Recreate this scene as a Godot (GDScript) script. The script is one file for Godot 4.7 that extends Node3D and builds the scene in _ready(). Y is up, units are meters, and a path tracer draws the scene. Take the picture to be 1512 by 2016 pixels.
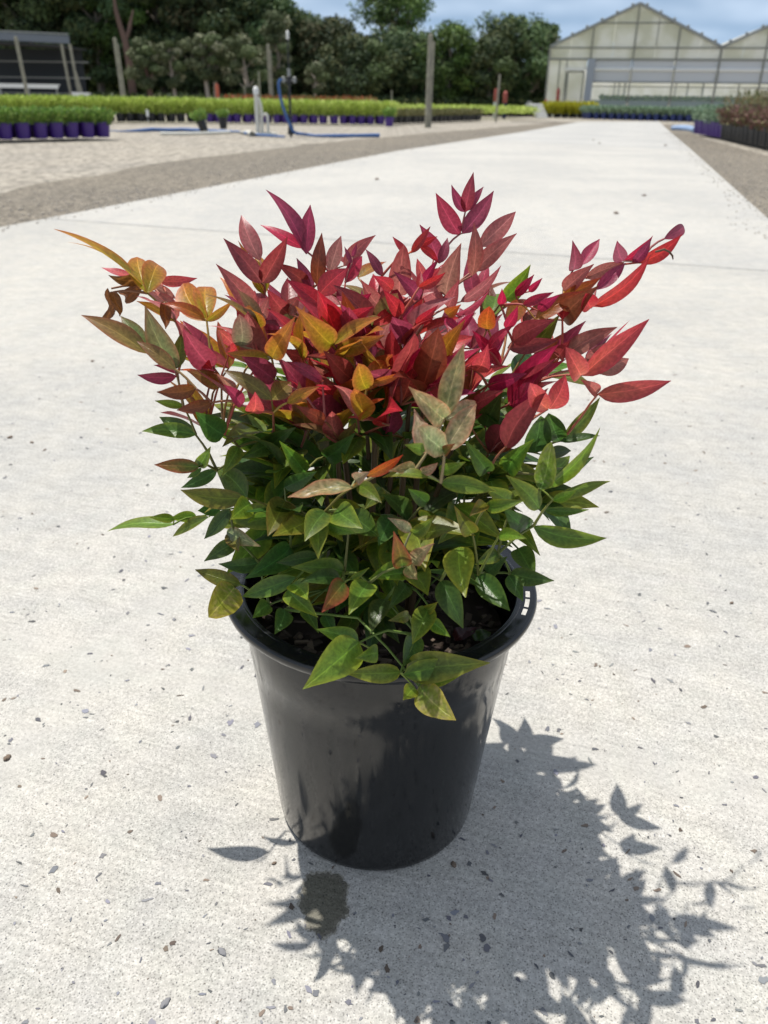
extends Node3D
# A potted shrub with red young leaves on a concrete path of a plant nursery, seen from kneeling height.

const EYE := Vector3(0, 0.70, 0)
const FOCAL := 1600.0          # focal length of the photograph in its own pixels (1512 x 2016)
const PITCH := 0.46808         # camera looks down by atan(809 / 1600)
const ROLL := 0.01396
const POT_AT := Vector3(-0.005, 0, -0.678)

var rng := RandomNumberGenerator.new()
var fnl := FastNoiseLite.new()
var cam_right: Vector3
var cam_up: Vector3
var cam_fwd: Vector3
var M := {}
var used := {}

# ---------------------------------------------------------------- measuring helpers
func setup_axes() -> void:
	cam_fwd = Vector3(0, -sin(PITCH), -cos(PITCH))
	var u0 := Vector3(0, cos(PITCH), -sin(PITCH))
	cam_right = Vector3.RIGHT * cos(ROLL) + u0 * sin(ROLL)
	cam_up = u0 * cos(ROLL) - Vector3.RIGHT * sin(ROLL)

func ray(x: float, y: float) -> Vector3:
	return cam_fwd + cam_right * ((x - 756.0) / FOCAL) - cam_up * ((y - 1008.0) / FOCAL)

func ground_at(x: float, y: float, h := 0.0) -> Vector3:   # the point of the ground that the photograph shows there
	var d := ray(x, y)
	return EYE + d * ((h - EYE.y) / d.y)

func at(x: float, y: float, z: float) -> Vector3:           # the point at that distance z in front of the camera
	var d := ray(x, y)
	return EYE + d * (-z / d.z)

func skyline_y(x: float) -> float:
	return 1008.0 + (cam_fwd.y + cam_right.y * (x - 756.0) / FOCAL) * FOCAL / cam_up.y

func far_at(x: float, dist: float) -> Vector3:
	var p := at(x, skyline_y(x), dist)
	return Vector3(p.x, 0, p.z)

# ---------------------------------------------------------------- mesh builder
class MB:
	var v := PackedVector3Array()
	var n := PackedVector3Array()
	var uv := PackedVector2Array()
	var c := PackedColorArray()
	var ix := PackedInt32Array()
	var col := Color.WHITE
	func vert(p: Vector3, nn: Vector3, t := Vector2.ZERO) -> int:
		v.append(p); n.append(nn); uv.append(t); c.append(col)
		return v.size() - 1
	func face(a: int, b: int, d: int) -> void:      # clockwise seen from the side of its normals
		var g := (v[d] - v[a]).cross(v[b] - v[a])
		if g.dot(n[a] + n[b] + n[d]) >= 0.0:
			ix.append(a); ix.append(b); ix.append(d)
		else:
			ix.append(a); ix.append(d); ix.append(b)
	func quad(p0: Vector3, p1: Vector3, p2: Vector3, p3: Vector3, nn: Vector3, flat_uv := true) -> void:
		var e := nn.abs()
		var ps := [p0, p1, p2, p3]
		var k := v.size()
		for p in ps:
			var t := Vector2(p.x, p.z) if e.y > e.x and e.y > e.z else (Vector2(p.z, p.y) if e.x > e.z else Vector2(p.x, p.y))
			vert(p, nn, t)
		face(k, k + 1, k + 2); face(k, k + 2, k + 3)
	func box(tr: Transform3D, s: Vector3, ch := 0.0) -> void:   # ch: chamfer
		var h := s * 0.5
		if ch <= 0.0:
			for ax in 3:
				for sg in [-1.0, 1.0]:
					var a := Vector3.ZERO; var b := Vector3.ZERO; var d := Vector3.ZERO
					a[ax] = sg * h[ax]; b[(ax + 1) % 3] = h[(ax + 1) % 3]; d[(ax + 2) % 3] = h[(ax + 2) % 3]
					quad(tr * (a - b - d), tr * (a + b - d), tr * (a + b + d), tr * (a - b + d), (tr.basis * a).normalized())
			return
		for ax in 3:
			var i1 := (ax + 1) % 3
			var i2 := (ax + 2) % 3
			for sg in [-1.0, 1.0]:
				var a := Vector3.ZERO; var b := Vector3.ZERO; var d := Vector3.ZERO
				a[ax] = sg * h[ax]; b[i1] = h[i1] - ch; d[i2] = h[i2] - ch
				quad(tr * (a - b - d), tr * (a + b - d), tr * (a + b + d), tr * (a - b + d), (tr.basis * a).normalized())
				for s2 in [-1.0, 1.0]:               # chamfer strip between faces ax and i1
					var p := Vector3.ZERO; var q := Vector3.ZERO; var w := Vector3.ZERO
					p[ax] = sg * h[ax]; p[i1] = s2 * (h[i1] - ch)
					q[ax] = sg * (h[ax] - ch); q[i1] = s2 * h[i1]
					w[i2] = h[i2] - ch
					var nn := Vector3.ZERO
					nn[ax] = sg; nn[i1] = s2
					quad(tr * (p - w), tr * (p + w), tr * (q + w), tr * (q - w), (tr.basis * nn).normalized())
		for sx in [-1.0, 1.0]:
			for sy in [-1.0, 1.0]:
				for sz in [-1.0, 1.0]:
					var sgn := Vector3(sx, sy, sz)
					var k := v.size()
					var nn := (tr.basis * sgn).normalized()
					for ax in 3:
						var p := sgn * (h - Vector3.ONE * ch)
						p[ax] = sgn[ax] * h[ax]
						vert(tr * p, nn)
					face(k, k + 1, k + 2)
	func beam(a: Vector3, b: Vector3, w: float, d: float, up := Vector3.UP, ch := 0.0) -> void:
		var x := (b - a)
		var len := x.length()
		x /= len
		if absf(x.dot(up)) > 0.95:
			up = Vector3.FORWARD
		var z := x.cross(up).normalized()
		var y := z.cross(x).normalized()
		box(Transform3D(Basis(x, y, z), (a + b) * 0.5), Vector3(len, w, d), ch)
	func tube(pts: Array, radii: Array, sides := 8, cap := true) -> void:
		var k0 := v.size()
		var side := Vector3.ZERO
		var run := 0.0
		for i in pts.size():
			var t: Vector3 = (pts[mini(i + 1, pts.size() - 1)] - pts[maxi(i - 1, 0)]).normalized()
			if i == 0:
				side = t.cross(Vector3.UP if absf(t.y) < 0.9 else Vector3.RIGHT).normalized()
			else:
				side = (side - t * side.dot(t)).normalized()
				run += (pts[i] - pts[i - 1]).length()
			var up := side.cross(t)
			for s in sides + 1:
				var a := TAU * s / sides
				var nn := side * cos(a) + up * sin(a)
				vert(pts[i] + nn * radii[mini(i, radii.size() - 1)], nn, Vector2(float(s) / sides, run))
		for i in pts.size() - 1:
			for s in sides:
				var a := k0 + i * (sides + 1) + s
				face(a, a + 1, a + sides + 2); face(a, a + sides + 2, a + sides + 1)
		if cap:
			for e in [0, pts.size() - 1]:
				var t: Vector3 = (pts[1] - pts[0]).normalized() * -1.0 if e == 0 else (pts[-1] - pts[-2]).normalized()
				var k := v.size()
				vert(pts[e], t)
				for s in sides + 1:
					vert(v[k0 + e * (sides + 1) + s], t)
				for s in sides:
					face(k, k + 1 + s, k + 2 + s)
	func lathe(prof: Array, sides := 48, sharp := 0.6) -> void:   # prof: points (radius, height) from outside bottom on; keeps edges sharper than the angle
		var run := 0.0
		for i in prof.size() - 1:
			var a: Vector2 = prof[i]
			var b: Vector2 = prof[i + 1]
			var d := (b - a).normalized()
			var own := Vector2(d.y, -d.x)
			var na := own
			var nb := own
			if i > 0:
				var pd: Vector2 = (a - prof[i - 1]).normalized()
				if pd.dot(d) > sharp: na = (own + Vector2(pd.y, -pd.x)).normalized()
			if i < prof.size() - 2:
				var nd: Vector2 = (prof[i + 2] - b).normalized()
				if nd.dot(d) > sharp: nb = (own + Vector2(nd.y, -nd.x)).normalized()
			var len := (b - a).length()
			var k := v.size()
			for s in sides + 1:
				var an := TAU * s / sides
				var o := Vector3(sin(an), 0, cos(an))
				vert(o * a.x + Vector3.UP * a.y, o * na.x + Vector3.UP * na.y, Vector2(float(s) / sides, run))
				vert(o * b.x + Vector3.UP * b.y, o * nb.x + Vector3.UP * nb.y, Vector2(float(s) / sides, run + len))
			for s in sides:
				var q := k + s * 2
				if a.x > 0.0: face(q, q + 1, q + 2)
				if b.x > 0.0: face(q + 1, q + 3, q + 2)
			run += len
	func blob(at_: Vector3, r: Vector3, noise: FastNoiseLite, amp: float, seg := 8) -> void:
		var k := v.size()
		for i in seg + 1:
			for j in seg * 2 + 1:
				var th := PI * i / seg
				var ph := TAU * j / (seg * 2)
				var o := Vector3(sin(th) * cos(ph), cos(th), sin(th) * sin(ph))
				var f := 1.0 + amp * noise.get_noise_3dv(o * 60.0 + at_ * 977.0)
				vert(at_ + o * r * f, (o / r).normalized())
		for i in seg:
			for j in seg * 2:
				var a := k + i * (seg * 2 + 1) + j
				if i > 0: face(a, a + 1, a + seg * 2 + 2)
				if i < seg - 1: face(a, a + seg * 2 + 2, a + seg * 2 + 1)
	func polygon(pts: Array, nn := Vector3.UP) -> void:
		var mid := Vector3.ZERO
		for p in pts: mid += p
		mid /= pts.size()
		var k := v.size()
		vert(mid, nn, Vector2(mid.x, mid.z))
		for p in pts: vert(p, nn, Vector2(p.x, p.z))
		for i in pts.size():
			face(k, k + 1 + i, k + 1 + (i + 1) % pts.size())
	func mesh() -> ArrayMesh:
		var a := []
		a.resize(Mesh.ARRAY_MAX)
		a[Mesh.ARRAY_VERTEX] = v; a[Mesh.ARRAY_NORMAL] = n; a[Mesh.ARRAY_TEX_UV] = uv; a[Mesh.ARRAY_TEX_UV2] = uv; a[Mesh.ARRAY_COLOR] = c; a[Mesh.ARRAY_INDEX] = ix
		var m := ArrayMesh.new()
		m.add_surface_from_arrays(Mesh.PRIMITIVE_TRIANGLES, a)
		return m

# ---------------------------------------------------------------- scene helpers
func numbered(called: String) -> String:
	var k: int = used.get(called, 0)
	used[called] = k + 1
	return called if k == 0 else "%s_%03d" % [called, k]

func tag(o: Node3D, label: String, category := "", group := "", kind := "") -> Node3D:
	o.set_meta("label", label)
	if category: o.set_meta("category", category)
	if group: o.set_meta("group", group)
	if kind: o.set_meta("kind", kind)
	return o

func thing(called: String, label: String, category: String, pos := Vector3.ZERO, turn := 0.0, group := "") -> Node3D:
	var o := Node3D.new()
	o.name = numbered(called)
	add_child(o)
	o.position = pos
	o.rotation.y = turn
	tag(o, label, category, group)
	return o

func part(parent: Node3D, called: String, m: Mesh, mat: Material) -> MeshInstance3D:
	var o := MeshInstance3D.new()
	o.mesh = m
	o.material_override = mat
	var taken: Dictionary = parent.get_meta("_taken", {})
	var k: int = taken.get(called, 0)
	taken[called] = k + 1
	parent.set_meta("_taken", taken)
	o.name = called if k == 0 else "%s_%03d" % [called, k]
	parent.add_child(o, true)
	return o

func single(called: String, m: Mesh, mat: Material) -> MeshInstance3D:
	var o := MeshInstance3D.new()
	o.mesh = m
	o.material_override = mat
	o.name = numbered(called)
	add_child(o)
	return o

func copy(o: Node3D, pos: Vector3, turn: float, label: String, group := "") -> Node3D:
	var base: String = o.get_meta("_base")
	var r := o.duplicate() as Node3D
	r.name = numbered(base)
	add_child(r)
	r.position = pos
	r.rotation.y = turn
	r.set_meta("label", label)
	if group: r.set_meta("group", group)
	return r

func lin(r: float, g: float, b: float) -> Color:
	return Color(r, g, b).linear_to_srgb()

func mat(color: Color, rough := 0.8, metal := 0.0) -> StandardMaterial3D:   # color given as a linear base colour
	var m := StandardMaterial3D.new()
	m.albedo_color = color.linear_to_srgb()
	m.roughness = rough
	m.metallic = metal
	return m

func foliage_mat(rough: float, back: float) -> StandardMaterial3D:
	var m := StandardMaterial3D.new()
	m.vertex_color_use_as_albedo = true
	m.roughness = rough
	m.metallic_specular = 0.4
	m.cull_mode = BaseMaterial3D.CULL_DISABLED
	if back > 0.0:
		m.backlight_enabled = true
		m.backlight = Color(back, back, back)
	return m

func noise(kind: int, freq: float, oct: int, sd: int) -> FastNoiseLite:
	var f := FastNoiseLite.new()
	f.noise_type = kind
	f.frequency = freq
	f.seed = sd
	f.fractal_type = FastNoiseLite.FRACTAL_FBM if oct > 1 else FastNoiseLite.FRACTAL_NONE
	f.fractal_octaves = oct
	return f

func noise_bytes(f: FastNoiseLite, w: int, h: int) -> PackedByteArray:
	var im := f.get_seamless_image(w, h, false, false, 0.12, true)
	im.convert(Image.FORMAT_L8)
	return im.get_data()

func tex_from(bytes: PackedByteArray, w: int, h: int, fmt := Image.FORMAT_RGB8) -> ImageTexture:
	return ImageTexture.create_from_image(Image.create_from_data(w, h, false, fmt, bytes))

func concrete_texture(n: int) -> Array:
	# fine sandy grain, dark pin holes and pale laitance; second image is its relief
	var grain := noise_bytes(noise(FastNoiseLite.TYPE_SIMPLEX_SMOOTH, 0.42, 2, 11), n, n)
	var cell := noise_bytes(noise(FastNoiseLite.TYPE_CELLULAR, 0.11, 1, 5), n, n)
	var mid := noise_bytes(noise(FastNoiseLite.TYPE_SIMPLEX_SMOOTH, 0.02, 4, 23), n, n)
	var blotch := noise_bytes(noise(FastNoiseLite.TYPE_SIMPLEX_SMOOTH, 0.0055, 4, 31), n, n)
	var bf := noise(FastNoiseLite.TYPE_SIMPLEX_SMOOTH, 0.012, 3, 77)
	bf.domain_warp_enabled = false
	var broom_small := noise_bytes(noise(FastNoiseLite.TYPE_SIMPLEX_SMOOTH, 0.11, 3, 41), n / 16, n)   # stretched 16 times along x: broom marks
	var gr2 := noise_bytes(noise(FastNoiseLite.TYPE_SIMPLEX_SMOOTH, 0.13, 3, 61), n, n)
	var rgb := PackedByteArray(); rgb.resize(n * n * 3)
	var hgt := PackedByteArray(); hgt.resize(n * n)
	var bw := n / 16
	for y in n:
		for x in n:
			var i := y * n + x
			var g := grain[i] / 255.0 - 0.5
			var m := mid[i] / 255.0 - 0.5
			var b := blotch[i] / 255.0 - 0.5
			var fx := x / 16.0
			var x0 := int(fx) % bw
			var x1 := (x0 + 1) % bw
			var br := lerpf(broom_small[y * bw + x0], broom_small[y * bw + x1], fx - floorf(fx)) / 255.0 - 0.5
			var pit := clampf((cell[i] / 255.0 - 0.80) * 5.0, 0.0, 1.0)
			var val := 0.735 + g * 0.20 + gr2[i] / 255.0 * 0.16 - 0.08 + m * 0.07 + b * 0.04 + br * 0.075
			val -= pit * 0.30 * clampf(0.45 + m * 2.5, 0.0, 1.0)
			if g < -0.25: val -= 0.16
			if g > 0.28: val += 0.05
			var warm := 0.5 + b * 0.9
			rgb[i * 3] = int(clampf(val * (1.0 + 0.012 * warm), 0.0, 1.0) * 255.0)
			rgb[i * 3 + 1] = int(clampf(val * 0.990, 0.0, 1.0) * 255.0)
			rgb[i * 3 + 2] = int(clampf(val * (0.978 - 0.02 * warm), 0.0, 1.0) * 255.0)
			hgt[i] = int(clampf(0.55 + g * 0.5 + br * 0.5 + m * 0.2 - pit * 0.3, 0.0, 1.0) * 255.0)
	return [tex_from(rgb, n, n), tex_from(hgt, n, n, Image.FORMAT_L8)]

func gravel_texture(n: int, dark: Color, pale: Color, freq: float, sd: int) -> Array:
	var cf := noise(FastNoiseLite.TYPE_CELLULAR, freq, 1, sd)
	cf.cellular_return_type = FastNoiseLite.RETURN_CELL_VALUE
	var stones := noise_bytes(cf, n, n)
	var df := noise(FastNoiseLite.TYPE_CELLULAR, freq, 1, sd)
	df.cellular_return_type = FastNoiseLite.RETURN_DISTANCE
	var dist := noise_bytes(df, n, n)
	var big := noise_bytes(noise(FastNoiseLite.TYPE_SIMPLEX_SMOOTH, 0.012, 4, sd + 3), n, n)
	var rgb := PackedByteArray(); rgb.resize(n * n * 3)
	var hgt := PackedByteArray(); hgt.resize(n * n)
	for i in n * n:
		var t := clampf(stones[i] / 255.0 * 0.7 + (big[i] / 255.0 - 0.5) * 0.35 + 0.15, 0.0, 1.0)
		var edge := 1.0 - 0.55 * clampf((dist[i] / 255.0 - 0.55) * 2.5, 0.0, 1.0)
		var c := dark.lerp(pale, t)
		rgb[i * 3] = int(clampf(c.r * edge, 0, 1) * 255.0)
		rgb[i * 3 + 1] = int(clampf(c.g * edge, 0, 1) * 255.0)
		rgb[i * 3 + 2] = int(clampf(c.b * edge, 0, 1) * 255.0)
		hgt[i] = int((1.0 - dist[i] / 255.0) * 255.0)
	return [tex_from(rgb, n, n), tex_from(hgt, n, n, Image.FORMAT_L8)]

func make_materials() -> void:
	var ct := concrete_texture(1536)
	var patches := NoiseTexture2D.new()            # slow changes of tone over metres of slab
	patches.width = 512; patches.height = 512; patches.seamless = true
	patches.noise = noise(FastNoiseLite.TYPE_SIMPLEX_SMOOTH, 0.006, 5, 91)
	var gr := Gradient.new()
	gr.offsets = PackedFloat32Array([0.25, 0.5, 0.75]); gr.colors = PackedColorArray([Color(0.955, 0.955, 0.955), Color(0.98, 0.977, 0.972), Color(1.0, 0.997, 0.99)])
	patches.color_ramp = gr
	for k in 3:
		var m := StandardMaterial3D.new()
		m.albedo_texture = ct[0]
		m.albedo_color = [Color(0.94, 0.945, 0.94), Color(0.95, 0.957, 0.957), Color(0.93, 0.942, 0.952)][k]
		m.uv1_scale = Vector3(0.72, 0.72, 1)
		m.roughness = 0.86
		m.metallic_specular = 0.35
		m.heightmap_enabled = true
		m.heightmap_texture = ct[1]
		m.heightmap_scale = 0.12
		m.detail_enabled = true
		m.detail_albedo = patches
		m.detail_blend_mode = BaseMaterial3D.BLEND_MODE_MUL
		m.detail_uv_layer = BaseMaterial3D.DETAIL_UV_2
		m.uv2_scale = Vector3(0.16, 0.16, 1)
		M["concrete%d" % k] = m
	for k in 3:
		var wet := StandardMaterial3D.new()
		wet.albedo_texture = ct[0]
		wet.albedo_color = [Color(0.78, 0.775, 0.74), Color(0.58, 0.57, 0.525), Color(0.52, 0.515, 0.465)][k]
		wet.uv1_scale = Vector3(0.72, 0.72, 1)
		wet.roughness = 0.6
		wet.heightmap_enabled = true
		wet.heightmap_texture = ct[1]
		wet.heightmap_scale = 0.12
		M["wet%d" % k] = wet
	var gt := gravel_texture(512, Color(0.45, 0.43, 0.395), Color(0.74, 0.71, 0.66), 0.06, 3)
	M.gravel = StandardMaterial3D.new()
	M.gravel.albedo_texture = gt[0]
	M.gravel.uv1_triplanar = true; M.gravel.uv1_world_triplanar = true
	M.gravel.uv1_scale = Vector3(0.5, 0.5, 0.5)
	M.gravel.detail_enabled = true
	M.gravel.detail_albedo = patches
	M.gravel.detail_blend_mode = BaseMaterial3D.BLEND_MODE_MUL
	M.gravel.detail_uv_layer = BaseMaterial3D.DETAIL_UV_2
	M.gravel.uv2_triplanar = true
	M.gravel.uv2_world_triplanar = true
	M.gravel.uv2_scale = Vector3(0.11, 0.11, 0.11)
	M.gravel.roughness = 0.95
	M.gravel.heightmap_enabled = true; M.gravel.heightmap_texture = gt[1]; M.gravel.heightmap_scale = 1.5
	var dt := gravel_texture(512, Color(0.33, 0.31, 0.275), Color(0.60, 0.565, 0.51), 0.09, 8)
	M.dirt = StandardMaterial3D.new()
	M.dirt.albedo_texture = dt[0]
	M.dirt.uv1_triplanar = true; M.dirt.uv1_world_triplanar = true
	M.dirt.uv1_scale = Vector3(0.8, 0.8, 0.8)
	M.dirt.detail_enabled = true
	M.dirt.detail_albedo = patches
	M.dirt.detail_blend_mode = BaseMaterial3D.BLEND_MODE_MUL
	M.dirt.detail_uv_layer = BaseMaterial3D.DETAIL_UV_2
	M.dirt.uv2_triplanar = true
	M.dirt.uv2_world_triplanar = true
	M.dirt.uv2_scale = Vector3(0.11, 0.11, 0.11)
	M.dirt.roughness = 0.95
	M.dirt.heightmap_enabled = true; M.dirt.heightmap_texture = dt[1]; M.dirt.heightmap_scale = 1.0
	# leaves of the shrub: vertex colours times a print of veins
	var w := 128
	var h := 256
	var lb := PackedByteArray(); lb.resize(w * h * 3)
	var lh := PackedByteArray(); lh.resize(w * h)
	var ln := noise_bytes(noise(FastNoiseLite.TYPE_SIMPLEX_SMOOTH, 0.04, 3, 55), w, h)
	var spot := noise_bytes(noise(FastNoiseLite.TYPE_SIMPLEX_SMOOTH, 0.09, 2, 58), w, h)
	for y in h:
		for x in w:
			var s := absf((x + 0.5) / w * 2.0 - 1.0)
			var t := (y + 0.5) / h
			var rib := exp(-pow(s / 0.045, 2.0))
			var q := fposmod((t - s * 0.20) * 9.0 + ln[y * w + x] / 255.0 * 0.5, 1.0)
			var vein := exp(-pow((q - 0.5) / 0.07, 2.0)) * (1.0 - s) * 0.8
			var b := 0.80 + 0.20 * maxf(rib, vein * 0.7) + (ln[y * w + x] / 255.0 - 0.5) * 0.22
			if spot[y * w + x] > 246: b -= 0.22
			var i := y * w + x
			for ch in 3: lb[i * 3 + ch] = int(clampf(b, 0, 1) * 255.0)
			lh[i] = int(clampf(0.6 - rib * 0.35 - vein * 0.18 + (ln[i] / 255.0 - 0.5) * 0.12, 0, 1) * 255.0)
	M.leaf = foliage_mat(0.36, 1.0)
	M.leaf.albedo_texture = tex_from(lb, w, h)
	M.leaf.heightmap_enabled = true
	M.leaf.heightmap_texture = tex_from(lh, w, h, Image.FORMAT_L8)
	M.leaf.heightmap_scale = 0.05
	M.leaf.metallic_specular = 0.5
	M.stem = foliage_mat(0.5, 0.0)
	M.bush = foliage_mat(0.7, 0.55)
	M.tree_leaf = foliage_mat(0.75, 0.30)
	M.pot = mat(Color(0.011, 0.0115, 0.0125), 0.20)
	M.pot.anisotropy_enabled = true
	M.pot.anisotropy = 0.35
	M.pot.metallic_specular = 0.5
	var st := noise_bytes(noise(FastNoiseLite.TYPE_SIMPLEX_SMOOTH, 0.05, 3, 66), 512, 16)
	var sb := PackedByteArray(); sb.resize(512 * 256)
	var sc := noise_bytes(noise(FastNoiseLite.TYPE_SIMPLEX_SMOOTH, 0.03, 3, 67), 512, 256)
	for y in 256:
		for x in 512:
			var f := y / 16.0
			var y0 := int(f) % 16
			var r := lerpf(st[y0 * 512 + x], st[((y0 + 1) % 16) * 512 + x], f - floorf(f)) / 255.0
			sb[y * 512 + x] = int(clampf(0.14 + (r - 0.5) * 0.22 + (sc[y * 512 + x] / 255.0 - 0.5) * 0.14, 0.05, 1.0) * 255.0)
	M.pot.roughness = 1.0
	M.pot.roughness_texture = tex_from(sb, 512, 256, Image.FORMAT_L8)
	M.pot.roughness_texture_channel = BaseMaterial3D.TEXTURE_CHANNEL_RED
	M.pot.uv1_scale = Vector3(3, 3.0, 1)
	M.soil = foliage_mat(0.95, 0.0)
	M.black_pot = mat(Color(0.012, 0.014, 0.018), 0.4)
	M.purple_pot = mat(Color(0.060, 0.020, 0.200), 0.4)
	M.blue_pot = mat(Color(0.015, 0.035, 0.16), 0.4)
	M.timber = mat(Color(0.26, 0.24, 0.19), 0.9)
	var tn := NoiseTexture2D.new()
	tn.width = 128; tn.height = 128; tn.seamless = true
	tn.noise = noise(FastNoiseLite.TYPE_SIMPLEX_SMOOTH, 0.04, 4, 12)
	var tg := Gradient.new()
	tg.colors = PackedColorArray([Color(0.45, 0.44, 0.40), Color(0.70, 0.68, 0.60)])
	tn.color_ramp = tg
	M.timber.albedo_color = Color.WHITE
	M.timber.albedo_texture = tn
	M.timber.uv1_triplanar = true
	M.timber.uv1_scale = Vector3(3.0, 0.4, 3.0)
	M.bark = mat(Color(0.22, 0.19, 0.15), 0.9)
	M.bark_pale = mat(Color(0.36, 0.31, 0.26), 0.9)
	M.bark_rust = mat(Color(0.17, 0.105, 0.08), 0.9)
	M.steel = mat(Color(0.30, 0.31, 0.30), 0.55, 0.3)
	M.steel_dark = mat(Color(0.25, 0.25, 0.225), 0.6, 0.2)
	M.white = mat(Color(0.78, 0.78, 0.75), 0.5)
	M.pvc = mat(Color(0.66, 0.65, 0.58), 0.45)
	M.black = mat(Color(0.018, 0.019, 0.021), 0.5)
	M.hose = mat(Color(0.045, 0.125, 0.33), 0.55)
	M.orange = mat(Color(0.50, 0.12, 0.06), 0.6)
	M.red = mat(Color(0.34, 0.075, 0.06), 0.7)
	M.navy = mat(Color(0.02, 0.03, 0.09), 0.8)
	M.cloth = mat(Color(0.045, 0.05, 0.055), 0.95)
	M.fascia = mat(Color(0.15, 0.17, 0.20), 0.7)
	M.grey_sheet = mat(Color(0.34, 0.37, 0.42), 0.8)
	var pn := NoiseTexture2D.new()
	pn.width = 256; pn.height = 256; pn.seamless = true
	pn.noise = noise(FastNoiseLite.TYPE_SIMPLEX_SMOOTH, 0.012, 4, 44)
	var pg := Gradient.new()
	pg.colors = PackedColorArray([Color(0.88, 0.88, 0.82), Color(0.96, 0.96, 0.94)])
	pg.offsets = PackedFloat32Array([0.25, 0.75])
	pn.color_ramp = pg
	M.poly = mat(Color(1, 1, 1), 0.45)
	M.poly.albedo_texture = pn
	M.poly.uv1_triplanar = true
	M.poly.uv1_world_triplanar = true
	M.poly.uv1_scale = Vector3(0.2, 0.2, 0.2)
	M.poly.backlight_enabled = true
	M.poly.backlight = Color(1, 1, 1)
	M.screen = mat(Color(0.62, 0.64, 0.66), 0.8)
	M.screen.backlight_enabled = true
	M.screen.backlight = Color(0.6, 0.6, 0.6)
	M.glass = StandardMaterial3D.new()
	M.glass.transparency = BaseMaterial3D.TRANSPARENCY_ALPHA
	M.glass.albedo_color = Color(0.75, 0.80, 0.80, 0.22)
	M.glass.roughness = 0.2
	M.low_sheet = mat(Color(0.30, 0.36, 0.34), 0.6)
	M.low_sheet.backlight_enabled = true
	M.low_sheet.backlight = Color(0.5, 0.5, 0.5)
	M.pebble = mat(Color(0.16, 0.12, 0.09), 0.9)
	M.pebble_grey = mat(Color(0.20, 0.20, 0.21), 0.9)
	M.loose = mat(Color(0.33, 0.30, 0.26), 0.9)
	M.chip = foliage_mat(0.75, 0.0)

# ---------------------------------------------------------------- sky
func sky_cover() -> ImageTexture:               # thin streaks of high cloud, no sun and no ground
	var w := 1024
	var h := 512
	var f := noise(FastNoiseLite.TYPE_SIMPLEX_SMOOTH, 1.0, 5, 17)
	var bytes := PackedByteArray()
	bytes.resize(w * h * 4)
	for y in h / 2 + 8:
		var el := PI * (0.5 - (y + 0.5) / h)
		for x in w:
			var a := TAU * (x + 0.5) / w
			var d := Vector3(cos(el) * sin(a), sin(el), cos(el) * cos(a))
			var q := Vector3(d.x, 0, d.z) / (absf(d.y) + 0.16)
			var v := f.get_noise_3d(q.x * 0.55 + 3.0, q.z * 1.3, d.y * 2.0) + 0.5 * f.get_noise_3d(q.x * 1.7, q.z * 4.0, 9.0)
			var k := clampf(0.46 + v * 1.5, 0.0, 1.0)
			var i := (y * w + x) * 4
			bytes[i] = 255; bytes[i + 1] = 255; bytes[i + 2] = 255
			bytes[i + 3] = int(k * 255.0)
	return tex_from(bytes, w, h, Image.FORMAT_RGBA8)

# ---------------------------------------------------------------- build
func _ready() -> void:
	rng.seed = 20240611
	fnl.noise_type = FastNoiseLite.TYPE_SIMPLEX_SMOOTH
	fnl.frequency = 0.05
	fnl.seed = 6
	setup_axes()
	# camera, sky, sun, exposure
	var cam := Camera3D.new()
	cam.name = "Camera"
	var lens := CameraAttributesPhysical.new()
	lens.frustum_focal_length = 19.048             # gives a vertical angle of 64.4 degrees
	lens.frustum_focus_distance = 0.70
	lens.exposure_aperture = 6.2
	lens.frustum_near = 0.05
	lens.frustum_far = 900.0
	lens.exposure_shutter_speed = 100.0
	lens.exposure_sensitivity = 100.0
	lens.auto_exposure_enabled = false
	cam.attributes = lens
	add_child(cam)
	cam.transform = Transform3D(Basis(cam_right, cam_up, -cam_fwd), EYE)
	cam.fov = 64.42
	cam.near = 0.05
	cam.far = 900.0
	cam.current = true
	var env := Environment.new()
	env.background_mode = Environment.BG_SKY
	var sm := ProceduralSkyMaterial.new()
	sm.sky_top_color = Color(0.57, 0.615, 0.685)
	sm.sky_horizon_color = Color(0.57, 0.70, 0.83)
	sm.sky_curve = 0.15
	sm.ground_bottom_color = Color(0.45, 0.44, 0.42)
	sm.ground_horizon_color = Color(0.60, 0.66, 0.70)
	sm.sky_cover = sky_cover()
	sm.sky_cover_modulate = Color(1, 1, 1, 0.30)
	sm.sun_angle_max = 12.0
	sm.sun_curve = 0.08
	var sky := Sky.new()
	sky.sky_material = sm
	env.sky = sky
	env.tonemap_mode = Environment.TONE_MAPPER_LINEAR
	env.tonemap_exposure = 1.13
	env.sdfgi_enabled = true
	env.ssao_enabled = true
	env.ssil_enabled = true
	var we := WorldEnvironment.new()
	we.name = "WorldEnvironment"
	we.environment = env
	add_child(we)
	var sun := DirectionalLight3D.new()
	sun.name = "Sun"
	sun.light_energy = 1.5
	sun.light_color = Color(1.0, 0.98, 0.945)
	sun.light_angular_distance = 0.55
	sun.shadow_enabled = true
	add_child(sun)
	var to_sun := Vector3(-0.238, 1.0, -0.225).normalized()
	sun.transform = Transform3D(Basis.looking_at(-to_sun, Vector3(0, 0, -1)), Vector3(0, 8, 0))
	make_materials()
	# the place, large things first
	build_ground()
	build_greenhouse()
	build_shade_house()
	build_trees()
	build_stock()
	build_yard()
	build_pot()
	build_shrub()
	build_wet_patch()
	build_loose_gravel()
	build_pebbles()

# ---------------------------------------------------------------- ground and path
const PATH_DIR := Vector3(0.2622, 0, -0.9650)
const PATH_SIDE := Vector3(0.9650, 0, 0.2622)

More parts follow.
